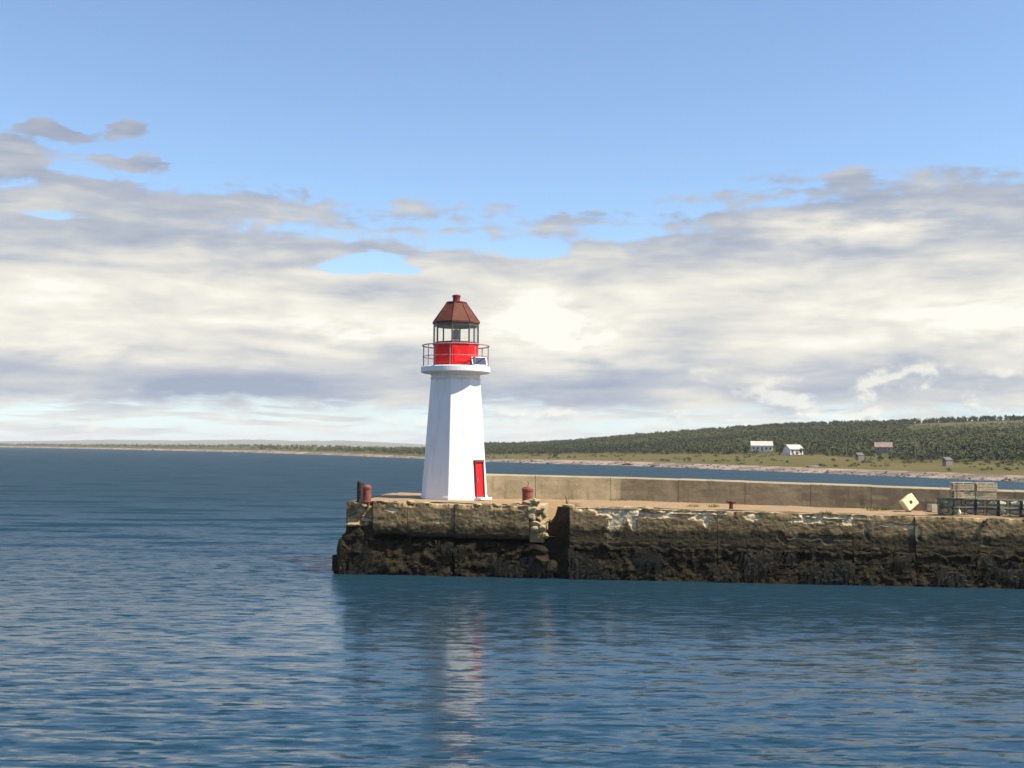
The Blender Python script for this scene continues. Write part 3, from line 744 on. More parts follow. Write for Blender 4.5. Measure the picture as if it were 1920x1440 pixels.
def cap_block(t0, t1, zb, name, off=0.0, depth=10.5, edge_break=0.10, seed=0, nose=0.0, dz=0.0):
    """one cast length of the pier's upper wall and deck edge; a grid bent over the edge"""
    nt = max(8, int((t1 - t0) / 0.07))
    path = [('f', z) for z in np.linspace(zb, P_TOP, int((P_TOP - zb) / 0.06) + 1)] + [('t', d) for d in (0.03, .08, .16, .28, .45, .7, 1.0, 1.5, 2.2, 3.2, 4.5, 6, 8, depth)]
    rows = []; sp = []
    for kind, val in path:
        row = []
        for i in range(nt + 1):
            t = t0 + (t1 - t0) * i / nt
            if kind == 'f':
                z = val; s = spall(t, z)
                d = off + 0.022 * fbm((t * .9, z * 1.6, seed), 1, 5) + 0.015 * fbm((t * 5, z * 5, seed), 1, 3) + 0.09 * s
                brk = max(0, fbm((t * 1.3, 0, seed + 3), 1, 4) * .8 + .2) * edge_break * 1.2     # broken arris
                k = max(0, 1 - (P_TOP - z) / 0.28)
                d += brk * k * k * 1.6; zz = z - brk * k * .6
                if z - zb < .25: d += .10 * max(0, 1 - (z - zb) / .25) ** 2 + 0.05 * fbm((t * 2, z, 9), 1, 3)
                d -= nose * max(0, 1 - (z - zb) / .5)
                row.append(pp(t, d, zz + dz)); sp.append(s)
            else:
                d = val; brk = max(0, fbm((t * 1.3, 0, seed + 3), 1, 4) * .8 + .2) * edge_break * 1.2
                k = max(0, 1 - d / .5); zz = P_TOP - brk * .6 * k + 0.03 * fbm((t * .8, d * 1.2, 4), 1, 4) * min(1, d * 2)
                row.append(pp(t, off + brk * 1.6 * (k * k) + d, zz + dz)); sp.append(0.7 * max(0, 1 - d / .3) * (1 if fbm((t * .9, 2, seed), 1, 3) > -.1 else 0.2))
        rows.append(row)
    # bottom back edge closes the block
    rows.append([pp(t0 + (t1 - t0) * i / nt, depth, zb) for i in range(nt + 1)]); sp += [0] * (nt + 1)
    rows.append([p.copy() for p in rows[0]]); sp += [0] * (nt + 1)
    mb = MB().quad_grid(rows); n = nt + 1
    K = len(rows)
    mb.f.append(tuple(r * n for r in range(K))); mb.f.append(tuple(r * n + nt for r in reversed(range(K))))
    return pbuild(mb, name, 'concrete', attrs={'spall': sp}, smooth=False)
def foot_block(t0, t1, zt, name, off=0.0, bulge=.25, seed=0, depth=9.0, rough=.22, ledge=0.0):
    nt = max(8, int((t1 - t0) / 0.11)); zs = np.linspace(-1.2, zt, 30); rows = []
    for z in zs:
        row = []
        for i in range(nt + 1):
            t = t0 + (t1 - t0) * i / nt
            q = max(0, min(1, z / zt))
            d = off - bulge * (1 - q) ** 1.2 + rough * fbm((t * .8, z * 1.1, seed), 1, 5) + .10 * fbm((t * 3.2, z * 3, seed + 5), 1, 4)
            if ledge and q > .85: d -= ledge * math.sin((q - .85) / .15 * math.pi)
            top = .22 * fbm((t * 1.1, 5, seed), 1, 4) * (q ** 3)
            row.append(pp(t, d, z + top))
        rows.append(row)
    top_row = rows[-1]
    rows.append([p + PN * .9 + Vector((0, 0, .02)) for p in top_row]); rows.append([pp(t0 + (t1 - t0) * i / nt, depth, zt) for i in range(nt + 1)])
    rows.append([pp(t0 + (t1 - t0) * i / nt, depth, -1.2) for i in range(nt + 1)])
    mb = MB().quad_grid(rows); n = nt + 1; K = len(rows)
    mb.f.append(tuple(r * n for r in range(K))); mb.f.append(tuple(r * n + nt for r in reversed(range(K))))
    return pbuild(mb, name, 'wet')
# head: three cap lengths standing on an undercut, weedy base
H0 = tu(646); J1, J2 = tu(764), tu(853)
TG = tu(992)
cap_block(tu(700), J1 - .015, 2.02, 'cap_block', .00, seed=1, edge_break=.26)
cap_block(J1 + .015, J2 - .02, 1.95, 'cap_block', .03, seed=2, edge_break=.22)
cap_block(J2 + .02, TG, 1.92, 'cap_block', -.02, seed=3, edge_break=.26)
# the damaged corner of the head stands back, its crust broken away
cap_block(H0, tu(700) - .02, 1.3, 'cap_block', .38, seed=8, edge_break=.45, dz=-.03)
foot_block(tu(640), J2 - .06, 1.72, 'foot_block', .16, .38, 21, rough=.3)
foot_block(J2 + .06, tu(1016), 1.66, 'foot_block', .14, .38, 22, rough=.3)
# the core seen through the gap
core = foot_block(tu(985), tu(1100), 2.7, 'gap_core', 3.2, .5, 33, depth=10, rough=.35)
core.data.materials[0] = M['concrete']
# deck behind the gap
# main length
JT = [T_GAP1, tu(1345), tu(1598), tu(1716), tu(1925), tu(1925) + 9, tu(1925) + 20]
offs = [0, .03, .09, .0, .04, 0.02]
for i in range(len(JT) - 1):
    cap_block(JT[i] + .012, JT[i + 1] - .012, 1.62, 'cap_block', offs[i], seed=40 + i, edge_break=.12, nose=.05)
    foot_block(JT[i] + .02, JT[i + 1] - .02, 1.72, 'foot_block', -.04, .30, 60 + i, rough=.13, ledge=.10)
# the splayed, fallen end of the main length: a leaning slab, its shade painted in with the near-black weed colour
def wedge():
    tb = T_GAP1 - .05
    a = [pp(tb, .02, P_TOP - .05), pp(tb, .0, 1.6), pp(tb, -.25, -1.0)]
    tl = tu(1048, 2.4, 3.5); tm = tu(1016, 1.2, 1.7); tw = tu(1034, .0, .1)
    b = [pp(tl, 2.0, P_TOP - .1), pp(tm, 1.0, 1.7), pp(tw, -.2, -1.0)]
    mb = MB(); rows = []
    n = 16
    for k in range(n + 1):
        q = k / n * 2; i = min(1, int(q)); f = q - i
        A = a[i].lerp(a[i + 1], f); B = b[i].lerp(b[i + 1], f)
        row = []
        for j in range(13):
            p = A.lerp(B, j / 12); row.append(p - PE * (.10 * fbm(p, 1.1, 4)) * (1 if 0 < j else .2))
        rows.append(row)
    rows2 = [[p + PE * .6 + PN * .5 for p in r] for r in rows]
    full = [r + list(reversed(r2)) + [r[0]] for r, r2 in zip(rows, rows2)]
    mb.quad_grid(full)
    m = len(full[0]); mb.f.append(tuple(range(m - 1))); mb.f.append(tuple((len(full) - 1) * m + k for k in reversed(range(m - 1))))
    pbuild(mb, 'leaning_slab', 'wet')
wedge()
# rubble: broken lumps at the two damaged corners
def rub(u, v, d, r, seed, sq=(1, 1, 1), mat='rubble'):
    t = tu(u, d, 3.0); p = at_y(u, v, pp(t, d, 0).y)
    mb = chunk(r * 1.35, seed, 1, .10, sq); mb.v = [tuple(Vector(q) + p) for q in mb.v]
    return pbuild(mb, 'rubble_chunk', mat)
br = cap_block(TG + .01, tu(1019), 1.75, 'broken_end', .34, seed=12, edge_break=.55, depth=3.4)
br.data.materials[0] = M['rubble']
rk = random.Random(5)
for k in range(46):
    q = rk.random()
    if k < 18: u, v, d = rk.uniform(658, 698), rk.uniform(940, 984), rk.uniform(.16, .42)
    else:
        v = rk.uniform(938, 1006); c = 1004 + (v - 938) * .10; u, d = c + rk.uniform(-15, 13), rk.uniform(.02, .40)
    rub(u, v, d, rk.uniform(.10, .24), 100 + k, (rk.uniform(.8, 1.7), 1, rk.uniform(.45, 1.0)))
rub(1066, 948, .25, .18, 22, (1.3, 1, .6))
for a in ((1004, 1032, .1, .5, 31, (1, 1, .8), 'wet'), (1016, 1050, .0, .45, 32, (1.2, 1, .7), 'wet'), (1034, 1064, -.1, .4, 33, (1, 1, .7), 'wet'), (660, 1010, .3, .55, 34, (1, 1, 1), 'wet'), (648, 1035, .2, .6, 35, (1, 1, 1), 'wet'), (642, 1055, .2, .55, 36, (1, 1, .8), 'wet'), (668, 1038, .05, .5, 37, (1, 1, .8), 'wet')):
    rub(*a)
# loose crust slabs along the broken edge of the head and of the main length
for i, (u, v, w, h) in enumerate(((715, 940, .75, .18), (742, 941, .5, .16), (770, 941, .55, .22), (800, 944, .6, .12), (930, 944, .7, .16), (958, 945, .45, .14), (895, 943, .5, .12), (1130, 953, 1.0, .12), (1178, 953, .9, .16), (1216, 955, .6, .2), (1330, 958, .7, .08), (1556, 965, 1.0, .10))):
    t = tu(u, .12); p = pp(t, .16 + .05 * (i % 3), P_TOP + h * .25 - .03)
    mb = chunk(1.0, 70 + i, 0, .5, (w * .6, .22, h * .75)); rt = Matrix.Rotation(math.atan2(PE.y, PE.x), 3, 'Z')
    mb.v = [tuple(rt @ Vector(q) + p) for q in mb.v]; pbuild(mb, 'crust_slab', 'rubble')
# rust patch where an iron fender was fixed
q = tu(866, 0, 2.9); mb = MB(); mb.box(pp(q, .055, 2.92), (.5, .12, .56), Matrix.Rotation(math.atan2(PE.y, PE.x), 3, 'Z')); pbuild(mb, 'rusty_plate', 'rust_stain', bevel=.03)
# deck sheet (sandy, level with the cap tops)
def deck():
    rows = []
    for d in np.linspace(.55, 10.4, 22):
        row = []
        for t in np.linspace(H0 + .6, JT[-1], 130):
            e = .02 + .04 * fbm((t * .5, d * .7, 8), 1, 4) + .018 * max(0, min(1, (d - .5) * 3))
            gap = 1.0 if (TG - .25 < t < T_GAP1 + .1 and d < 3.4) else 0.0
            row.append(pp(t, d, P_TOP + e - gap * 1.6))
        rows.append(row)
    pbuild(MB().quad_grid(rows), 'deck_sheet', 'deck', smooth=True)
deck()
# seaweed: hanging fronds on the foot of the pier
def seaweed():
    v = []; f = []; tn = []
    def frond(t, z, d, L, w, c):
        o = len(v); g = random.uniform(-.3, .3)
        for i in range(3):
            q = i / 2; ww = w * (1 - .55 * q)
            p = pp(t + g * L * q, d - .05 - .08 * q + .06 * q * q, z - L * q)
            v.append(tuple(p - PE * ww - POFF)); v.append(tuple(p + PE * ww - POFF)); tn.extend([c, c])
        f.append((o, o + 1, o + 3, o + 2)); f.append((o + 2, o + 3, o + 5, o + 4))
    for _ in range(9000):
        t = random.uniform(tu(640), JT[4] + 6); z = random.triangular(.0, 1.75, 1.2)
        if mnoise.noise(Vector((t * .55, z * .9, 17))) < .16: continue
        if T_GAP0 + .6 < t < T_GAP1: continue
        head = t < T_GAP0 + .6
        if head and random.random() < .45: continue
        q = z / 1.72
        d = (.15 if head else -.04) - (.38 if head else .30) * max(0, (1 - q)) ** 1.2 - (.18 if head else .12)
        n = mnoise.noise(Vector((t * .8, z * 1.2, 3)))
        c = .35 + .5 * n + random.gauss(0, .15) + .25 * (z > 1.35)
        frond(t, z + random.uniform(-.05, .12), d + random.uniform(-.06, .14), random.choice((random.uniform(.1, .3), random.uniform(.3, .8))), random.uniform(.015, .09), min(1, max(0, c)))
    mb = MB(); mb.v = v; mb.f = f
    o = mb.build('seaweed', 'weed', pier, attrs={'tint': tn}); o['kind'] = 'stuff'
seaweed()

# ------------------------------------------------------------------ sea wall along the back of the pier
sw = empty('sea_wall', pp(tu(1000, 8), 6, P_TOP)); tag(sw, 'low tan concrete sea wall along the back of the pier', 'wall')
def sea_wall():
    base = [(838, 934.5, 888), (915, 935.5, 889), (1160, 938.5, 895), (1500, 950, 906.5), (1920, 966, 921.5), (2400, 986, 941)]
    fr = []; top = []
    for u, vb, vt in base:
        p = deck_pt(u, vb, .02); fr.append((u, p)); top.append(at_y(u, vt, p.y).z)
    us = [b[0] for b in base]; ZB = [p.z - .02 for _, p in fr]; X = [p.x for _, p in fr]; Y = [p.y for _, p in fr]
    joints = [838, 1003, 1145, 1275, 1400, 1521, 1640, 1770, 1905, 2060, 2230, 2400]
    for a, b in zip(joints[:-1], joints[1:]):
        n = 14; rows = []; sec_all = []; off = random.uniform(-.008, .008); dzz = random.uniform(-.015, .015)
        for i in range(n + 1):
            u = a + (b - a) * i / n + (.4 if i == 0 else (-.4 if i == n else 0))
            zb = float(np.interp(u, us, ZB)); x, y, zt = np.interp(u, us, X), np.interp(u, us, Y), np.interp(u, us, top) + dzz
            fd = Vector((np.interp(u + 5, us, X) - np.interp(u - 5, us, X), np.interp(u + 5, us, Y) - np.interp(u - 5, us, Y), 0)).normalized(); nb = Vector((-fd.y, fd.x, 0))
            P = Vector((x, y, 0)) + nb * off
            sec = []
            zs = np.linspace(zb - .1, zt - .05, 7)
            for z in zs: sec.append(P + nb * (.06 * (z - zb) + .02 * fbm((x * 1.2, z * 2, 1), 1, 4)) + Vector((0, 0, z)))
            sec.append(P + nb * .16 + Vector((0, 0, zt + .012 * fbm((x * 2, 3, 1), 1, 3)))); sec.append(P + nb * 1.5 + Vector((0, 0, zt + .01)))
            sec.append(P + nb * 1.6 + Vector((0, 0, zt - .06))); sec.append(P + nb * 1.7 + Vector((0, 0, -1.0))); sec.append(P + nb * .02 + Vector((0, 0, zb - .3)))
            sec_all.append(sec + [sec[0]])
        mb = MB(); mb.quad_grid([list(c) for c in zip(*sec_all)])
        K = len(sec_all[0]); n1 = n + 1
        mb.f.append(tuple(r * n1 for r in range(K - 1))); mb.f.append(tuple(r * n1 + n for r in reversed(range(K - 1))))
        nv = len(mb.v); mb.v = [tuple(Vector(p) - sw.location) for p in mb.v]
        mb.build('wall_panel', 'sea_wall', sw, attrs={'spall': [0] * nv})
    return us, X, Y
SWU = sea_wall()

# tufts of grass along the foot of the sea wall and on the deck
def tufts():
    v = []; f = []; tn = []
    spots = []
    for (u0, u1, v0, n) in ((1145, 1305, 939, 46), (1290, 1310, 951, 10), (1330, 1345, 951, 14), (1395, 1412, 945, 10), (1480, 1560, 947, 24), (1540, 1556, 964, 14), (1625, 1668, 957, 30), (1735, 1762, 958, 10)):
        for _ in range(n): spots.append((random.uniform(u0, u1), v0 + (random.random() - .5) * 2))
    for u, vv in spots:
        p = deck_pt(u, vv, .03)
        for _ in range(9):
            g = random.random() * 6.28; L = random.uniform(.06, .20); w = .012; b = p + Vector((random.gauss(0, .07), random.gauss(0, .05), 0)); o = len(v)
            tip = b + Vector((math.cos(g) * L * .5, math.sin(g) * L * .5, L)); sd = Vector((-math.sin(g), math.cos(g), 0)) * w
            v += [tuple(b - sd), tuple(b + sd), tuple(tip)]; f.append((o, o + 1, o + 2)); c = random.random(); tn += [c] * 3
    mb = MB(); mb.v = v; mb.f = f; o = mb.build('grass', 'grass', None, attrs={'tint': tn}); tag(o, 'thin green tufts of grass on the pier deck', None, None, 'stuff')
tufts()
def twig(u, v, label, h, seed):
    r = random.Random(seed); p = deck_pt(u, v, .02); root = empty('dry_weed', p)
    for i in range(5):
        g = r.random() * 6.28; L = h * r.uniform(.6, 1)
        MB().tube([(r.uniform(-.06, .06), 0, 0), (math.cos(g) * L * .12, math.sin(g) * L * .12, L * .6), (math.cos(g) * L * .3, math.sin(g) * L * .3, L)], [.014, .010, .005], 5).build('stem', 'dark_rust', root)
    return tag(root, label, 'weed')
twig(1063, 946, 'reddish dry weed sprouting from the deck beside the gap', .50, 5)

# ------------------------------------------------------------------ lighthouse
LY = 60.0
LB = at_y(851.5, 934, LY); LB.z = P_TOP - GRADE * (LB - PA).dot(PE) + .03
LS = F_PX / LY                                    # pixels per metre there
def lz(v): return at_y(852, v, LY).z - LB.z
A0 = R(-10 + 3)
lh = empty('lighthouse', LB); tag(lh, 'white eight-sided lighthouse with red lantern and rusty roof at the pier head', 'lighthouse')
Z_SB, Z_ST = lz(700), lz(688.5)
R_B, R_T = 61.5 / LS / .985, 45.5 / LS / .985
def rad(z): return R_B + (R_T - R_B) * z / Z_SB
zt = Z_SB - .02
MB().lathe([(R_B + .04, -.1), (R_B + .04, .16), (R_B, .18)] + [(rad(z), z) for z in np.linspace(.3, zt, 12)], 8, A0).build('tower', 'white', lh)
# cove under the gallery and the round gallery slab
MB().lathe([(rad(Z_SB - .34) + .01, Z_SB - .32), (R_T * .95 + .03, Z_SB - .16), (R_T + .10, Z_SB - .001)], 48, A0, cap=True).build('cove', 'white', lh, smooth=False)
RS = 65 / LS
MB().lathe([(RS - .06, Z_SB), (RS, Z_SB + .05), (RS, Z_ST - .04), (RS - .04, Z_ST)], 64).build('gallery', 'white', lh)
# door on the sunny face
def face_frame(phi, z):        # centre of a tower face at height z, with its axes
    ap = rad(z) * math.cos(R(22.5)); n = Vector((math.sin(phi), -math.cos(phi), 0)); return n * ap + Vector((0, 0, z)), n
phi = A0 + R(45 + 22.5)
c0, n0 = face_frame(phi, .10); c1, n1 = face_frame(phi, 2.0); up = (c1 - c0).normalized(); side = Vector((math.cos(phi), math.sin(phi), 0)); nn = side.cross(up)
if nn.dot(n0) < 0: nn = -nn
rotm = Matrix((side, nn, up)).transposed()
cm = (c0 + c1) / 2 + side * -.13; hh = (c1 - c0).length
df = MB(); fw, dw = .07, .74
df.box(cm + side * (dw / 2 + fw / 2) + nn * .05, (fw, .14, hh), rotm); df.box(cm - side * (dw / 2 + fw / 2) + nn * .05, (fw, .14, hh), rotm); df.box(cm + up * (hh / 2 + .06) + nn * .055, (dw + 2 * fw + .04, .15, .12), rotm)
door = MB().box(cm + nn * .005, (dw, .06, hh), rotm).build('door', 'red', lh)
df.build('door_frame', 'dark_red', door)
for k in range(5): MB().box(cm + side * ((k - 2) * dw / 5) + nn * .042, (dw / 5 - .02, .02, hh - .06), rotm).build('board', 'red', door)
MB().box(cm + side * (-dw * .36) + nn * .08, (.05, .07, .2), rotm).build('handle', 'alu', door)
MB().box(cm - up * (hh / 2 + .05) + nn * .20, (dw + .4, .5, .12), rotm).build('door_step', 'white', lh)
# railing
rl = empty('railing', (0, 0, Z_ST), 0); rl.parent = lh
RR = RS - .10; HR_ = lz(649) - Z_ST
def ring(r, z, rr, n=48): return MB().tube([(r * math.sin(2 * math.pi * k / n), -r * math.cos(2 * math.pi * k / n), z) for k in range(n)], rr, 6, True)
ring(RR + .03, HR_, .034).build('top_rail', 'rail', rl); ring(RR, HR_ * .47, .022).build('mid_rail', 'rail', rl)
pm = None
for k in range(8):
    g = R(-52) + 2 * math.pi * k / 8; MB().tube([(RR * math.sin(g), -RR * math.cos(g), 0), (RR * math.sin(g), -RR * math.cos(g), HR_)], .028, 6).build('post', 'rail', rl)
# lantern room
RL = 42 / LS / .985
z0, z1, z2, z3, z4 = Z_ST, lz(643.5), lz(611), lz(608), lz(569)
MB().lathe([(RL, z0 - .02), (RL, z1)], 8, A0).build('lantern_base', 'red', lh)
sill = MB().lathe([(RL + .03, z1 - .12), (RL + .05, z1 - .10), (RL + .05, z1), (RL - .05, z1 + .03)], 8, A0).build('sill', 'dark_red', lh)
MB().lathe([(RL + .025, z0), (RL + .025, z0 + .12)], 8, A0).build('skirt', 'dark_red', lh)
for k in range(8):
    g0 = A0 + k * math.pi / 4; gm = g0 + R(22.5); ap = RL * math.cos(R(22.5)); w = 2 * RL * math.sin(R(22.5))
    rm = Matrix.Rotation(gm, 3, 'Z')
    MB().box(rm @ Vector((0, -ap - .012, (z0 + z1) / 2 - .02)), (w - .26, .03, z1 - z0 - .50), rm).build('panel', 'red', lh)
    # mullion at each corner, pane in each bay
    pc = Vector((RL * .985 * math.sin(g0), -RL * .985 * math.cos(g0), 0))
    MB().tube([pc + Vector((0, 0, z1)), pc + Vector((0, 0, z2 + .02))], .045, 6).build('mullion', 'mullion', lh)
    MB().box(rm @ Vector((0, -ap * .985, (z1 + z2) / 2 + .015)), (w * .94, .008, z2 - z1 - .03), rm).build('pane', 'glass', lh)
MB().lathe([(RL + .02, z2 - .05), (RL + .02, z3 + .03), (RL - .12, z3 + .03), (RL - .12, z2 - .05)], 8, A0, cap=False).build('header', 'mullion', lh)
RE = 44.5 / LS / .985; RT2 = 19 / LS
roof = MB().lathe([(RE - .1, z3), (RE, z3 + .01), (RE, z3 + .09), (RE - .03, z3 + .11), (RT2, z4), (RT2 + .035, z4 + .005), (RT2 + .035, z4 + .06), (RT2 * .6, z4 + .09)], 8, A0).build('roof', 'roof', lh)
for k in range(8):
    g = A0 + k * math.pi / 4; d = Vector((math.sin(g), -math.cos(g), 0))
    MB().tube([d * (RE - .01) + Vector((0, 0, z3 + .10)), d * (RT2 + .01) + Vector((0, 0, z4))], .025, 5).build('rib', 'roof', roof)
MB().lathe([(.20, z4 + .05), (.20, lz(557)), (.235, lz(557)), (.235, lz(554)), (.1, lz(552.5))], 20).build('vent', 'dark_red', lh)
# the lamp inside
lp = MB().lathe([(.30, z1 - .5), (.30, z1 + .12), (.13, z1 + .16), (.13, z1 + .22)], 16).build('lamp_stand', 'inner_white', lh)
MB().lathe([(.16, z1 + .2), (.19, z1 + .3), (.19, z2 - .28), (.12, z2 - .2)], 16).build('lamp', 'brass', lp)
# solar panel leaning on the gallery
gs = R(57); sp = empty('solar_panel', LB + Vector(((RS - .32) * math.sin(gs), -(RS - .32) * math.cos(gs), Z_ST + .01)), R(18))
rx = Matrix.Rotation(R(-28), 3, 'X')
MB().box((0, 0, .26), (.82, .035, .50), rx).build('frame', 'alu', sp)
for i in range(4):
    for j in range(2): MB().box(rx @ Vector(((i - 1.5) * .19, -.022, (j - .5) * .23)) + Vector((0, 0, .26)), (.18, .012, .22), rx).build('cell', 'solar', sp)
MB().tube([(-.3, .12, .45), (-.3, .34, 0)], .015, 6).build('strut', 'alu', sp); MB().tube([(.3, .12, .45), (.3, .34, 0)], .015, 6).build('strut', 'alu', sp)
tag(sp, 'small dark blue solar panel leaning on the lighthouse gallery', 'solar panel')

# ------------------------------------------------------------------ bollards and post
def bollard(u, v, h, r, mat, label, hook=False):
    p = deck_pt(u, v); p.z -= .02; root = empty('bollard', p)
    MB().lathe([(r * 1.25, 0), (r * 1.25, .05), (r * 1.02, .07), (r, h * .80), (r * 1.10, h * .84), (r * 1.10, h * .95), (r * .9, h)], 24).build('post', mat, root, smooth=False)
    MB().lathe([(r * .92, h), (r * .6, h + .05), (r * .05, h + .075)], 24).build('cap', mat, root, smooth=True)
    if hook: MB().tube([(0, 0, h), (.02, 0, h + .14), (.05, 0, h + .22), (.0, 0, h + .34)], .018, 6).build('hook', 'dark_rust', root)
    return tag(root, label, 'bollard', 'mooring bollards on the pier')
bollard(688, 940.5, .80, .21, 'rust', 'rusty red bollard near the sea end of the pier head')
bollard(989, 946, .86, .27, 'rust', 'rusty red bollard with a thin hook, beside the broken gap', True)
p = deck_pt(675.5, 939); root = empty('mooring_post', Vector((p.x, p.y, p.z - .03)))
MB().lathe([(.18, 0), (.18, .95), (.155, 1.02), (.08, 1.07), (.01, 1.08)], 20).build('post', 'black', root, smooth=False)
MB().lathe([(.195, .55), (.195, .64)], 20).build('band', 'dark_rust', root)
tag(root, 'black round-topped mooring post against the red bollard at the pier tip', 'post')
p = deck_pt(1371, 956.5); root = empty('bollard', Vector((p.x, p.y, p.z - .01)))
MB().lathe([(.17, 0), (.17, .04), (.105, .06), (.095, .30), (.14, .36), (.15, .44), (.09, .47)], 16).build('post', 'dark_rust', root)
MB().tube([(-.23, 0, .46), (-.1, 0, .40), (.1, 0, .38), (.22, 0, .40)], [.05, .065, .065, .05], 8).build('horn', 'dark_rust', root)
tag(root, 'small maroon bollard with two horns in the middle of the deck', 'bollard', 'mooring bollards on the pier')

# ------------------------------------------------------------------ the cream block tipped on its corner
p = deck_pt(1705, 961.5)
root = empty('foam_block', Vector((p.x, p.y, p.z + .02)))
rm = Matrix.Rotation(R(-34), 3, 'Y') @ Matrix.Rotation(R(0), 3, 'X'); rz_ = Matrix.Rotation(R(16), 3, 'Z') @ Matrix.Rotation(R(-12), 3, 'X')
rm = rz_ @ rm
cz = Vector((0.02, .1, .49))
MB().box(cz, (.76, .34, .64), rm).build('body', 'cream', root, bevel=.045)
hb = MB(); o = 20
ring_v = [rm @ Vector((.09 * math.cos(2 * math.pi * k / o), -.178, .09 * math.sin(2 * math.pi * k / o))) + cz for k in range(o)]
ring_b = [rm @ Vector((.08 * math.cos(2 * math.pi * k / o), -.171, .08 * math.sin(2 * math.pi * k / o))) + cz for k in range(o)]
hb.v = [tuple(q) for q in ring_v + ring_b]; hb.f = [tuple(range(o, 2 * o))] + [(k, (k + 1) % o, o + (k + 1) % o, o + k) for k in range(o)]
hb.build('hole', 'hole', root)
MB().box(cz + rm @ Vector((0, .01, -.335)), (.74, .36, .035), rm).build('edge_strip', 'dark_red', root)
tag(root, 'cream block with a dark round hole, tipped on its corner on the deck', 'block')

# ------------------------------------------------------------------ lobster traps
TW, TD, TH = .96, .55, .39
def trap_wire():
    root = empty('lobster_trap', (0, 0, 0))
    f = MB(); r = .027
    for y in (-TD / 2, TD / 2):
        for z in (.02, TH - .02): f.tube([(-TW / 2, y, z), (TW / 2, y, z)], r, 5)
        for x in (-TW / 2, 0, TW / 2): f.tube([(x, y, .02), (x, y, TH - .02)], r, 5)
    for x in (-TW / 2, TW / 2):
        for z in (.02, TH - .02): f.tube([(x, -TD / 2, z), (x, TD / 2, z)], r, 5)
    f.build('frame', 'green_wire', root)
    for y in (-TD / 2, TD / 2):
        m = MB()
        for i in range(1, 12): m.tube([(-TW / 2 + TW * i / 12, y, .02), (-TW / 2 + TW * i / 12, y, TH - .02)], .0035, 3)
        for i in range(1, 5): m.tube([(-TW / 2, y, TH * i / 5), (TW / 2, y, TH * i / 5)], .0035, 3)
        m.build('wire_panel', 'green_wire', root)
    m = MB()
    for i in range(1, 12): m.tube([(-TW / 2 + TW * i / 12, -TD / 2, TH - .02), (-TW / 2 + TW * i / 12, TD / 2, TH - .02)], .0035, 3)
    for i in range(1, 6): m.tube([(-TW / 2, -TD / 2 + TD * i / 6, TH - .02), (TW / 2, -TD / 2 + TD * i / 6, TH - .02)], .0035, 3)
    m.build('top_panel', 'green_wire', root)
    for sx in (-1, 1):
        n = MB()
        a = [(sx * TW * .48, TD * .46 * math.cos(g), TH / 2 + TH * .45 * math.sin(g)) for g in np.linspace(0, 6.28, 9)]; b = [(sx * TW * .12, .12 * math.cos(g), TH / 2 + .08 * math.sin(g)) for g in np.linspace(0, 6.28, 9)]
        n.quad_grid([a, b]); n.build('net_funnel', 'net', root)
    for y in (-.16, .16): MB().box((0, y, .012), (TW * .96, .05, .024)).build('runner', 'lath', root)
    return root
def trap_lath():
    root = empty('lobster_trap', (0, 0, 0)); f = MB()
    for x in (-TW / 2 + .03, 0, TW / 2 - .03):
        f.box((x, 0, .02), (.04, TD, .04)); f.box((x, 0, TH - .035), (.04, TD - .01, .03))
        for y in (-TD / 2 + .02, TD / 2 - .02): f.box((x, y, TH / 2), (.036, .036, TH - .06))
    f.build('frame', 'lath', root)
    for y in np.linspace(-TD / 2 + .03, TD / 2 - .03, 7): MB().box((0, y, TH - .008), (TW, .062, .018)).build('slat', 'lath', root)
    for y in (-TD / 2 - .008, TD / 2 + .008):
        for z in (.05, .13, .21, .29): MB().box((0, y, z), (TW, .014, .056)).build('slat', 'lath', root)
    for sx in (-1, 1):
        n = MB()
        a = [(sx * TW * .46, TD * .38 * math.cos(g), TH / 2 + TH * .36 * math.sin(g)) for g in np.linspace(0, 6.28, 9)]; b = [(sx * TW * .12, .09 * math.cos(g), TH / 2 + .08 * math.sin(g)) for g in np.linspace(0, 6.28, 9)]
        n.quad_grid([a, b]); n.build('net_funnel', 'net', root)
    return root
def copy_thing(o, first):
    if first: return o
    c = o.copy(); COL.objects.link(c)
    for ch in o.children:
        k = ch.copy(); COL.objects.link(k); k.parent = c
    return c
wire0, lath0 = trap_wire(), trap_lath(); used = {'w': False, 'l': False}
TB = 1.35                                        # metres back from the pier edge
ORD = ['lowest', 'second', 'third', 'topmost']
def put_trap(kind, t, d, lev, rz, label):
    src = wire0 if kind == 'w' else lath0
    o = copy_thing(src, not used[kind]); used[kind] = True
    o.location = pp(t, d, P_TOP + .05 + lev * (TH + .008)); o.rotation_euler = (0, 0, math.atan2(PE.y, PE.x) + rz)
    tag(o, label, 'lobster trap', 'lobster traps stacked on the pier')
tA, tB, tC, tD_ = tu(1805, TB), tu(1847, TB), tu(1890, TB), tu(1932, TB)
put_trap('w', tA, TB, 0, R(1), 'dark wire lobster trap, lowest in the tall stack nearer the cream block')
put_trap('w', tA + .02, TB + .03, 1, R(-2), 'dark wire lobster trap, second up in the tall stack nearer the cream block')
put_trap('l', tA + .02, TB + .02, 2, R(2), 'bleached lath lobster trap, third up in the tall stack nearer the cream block')
put_trap('l', tA - .01, TB, 3, R(-2), 'bleached lath lobster trap topping the tall stack nearer the cream block')
put_trap('w', tB, TB + .02, 0, R(-1), 'dark wire lobster trap, lowest in the tall stack farther from the cream block')
put_trap('w', tB + .01, TB, 1, R(2), 'dark wire lobster trap, second up in the tall stack farther from the cream block')
put_trap('l', tB, TB + .03, 2, R(-3), 'bleached lath lobster trap, third up in the tall stack farther from the cream block')
put_trap('l', tB + .03, TB, 3, R(1), 'bleached lath lobster trap topping the tall stack farther from the cream block')
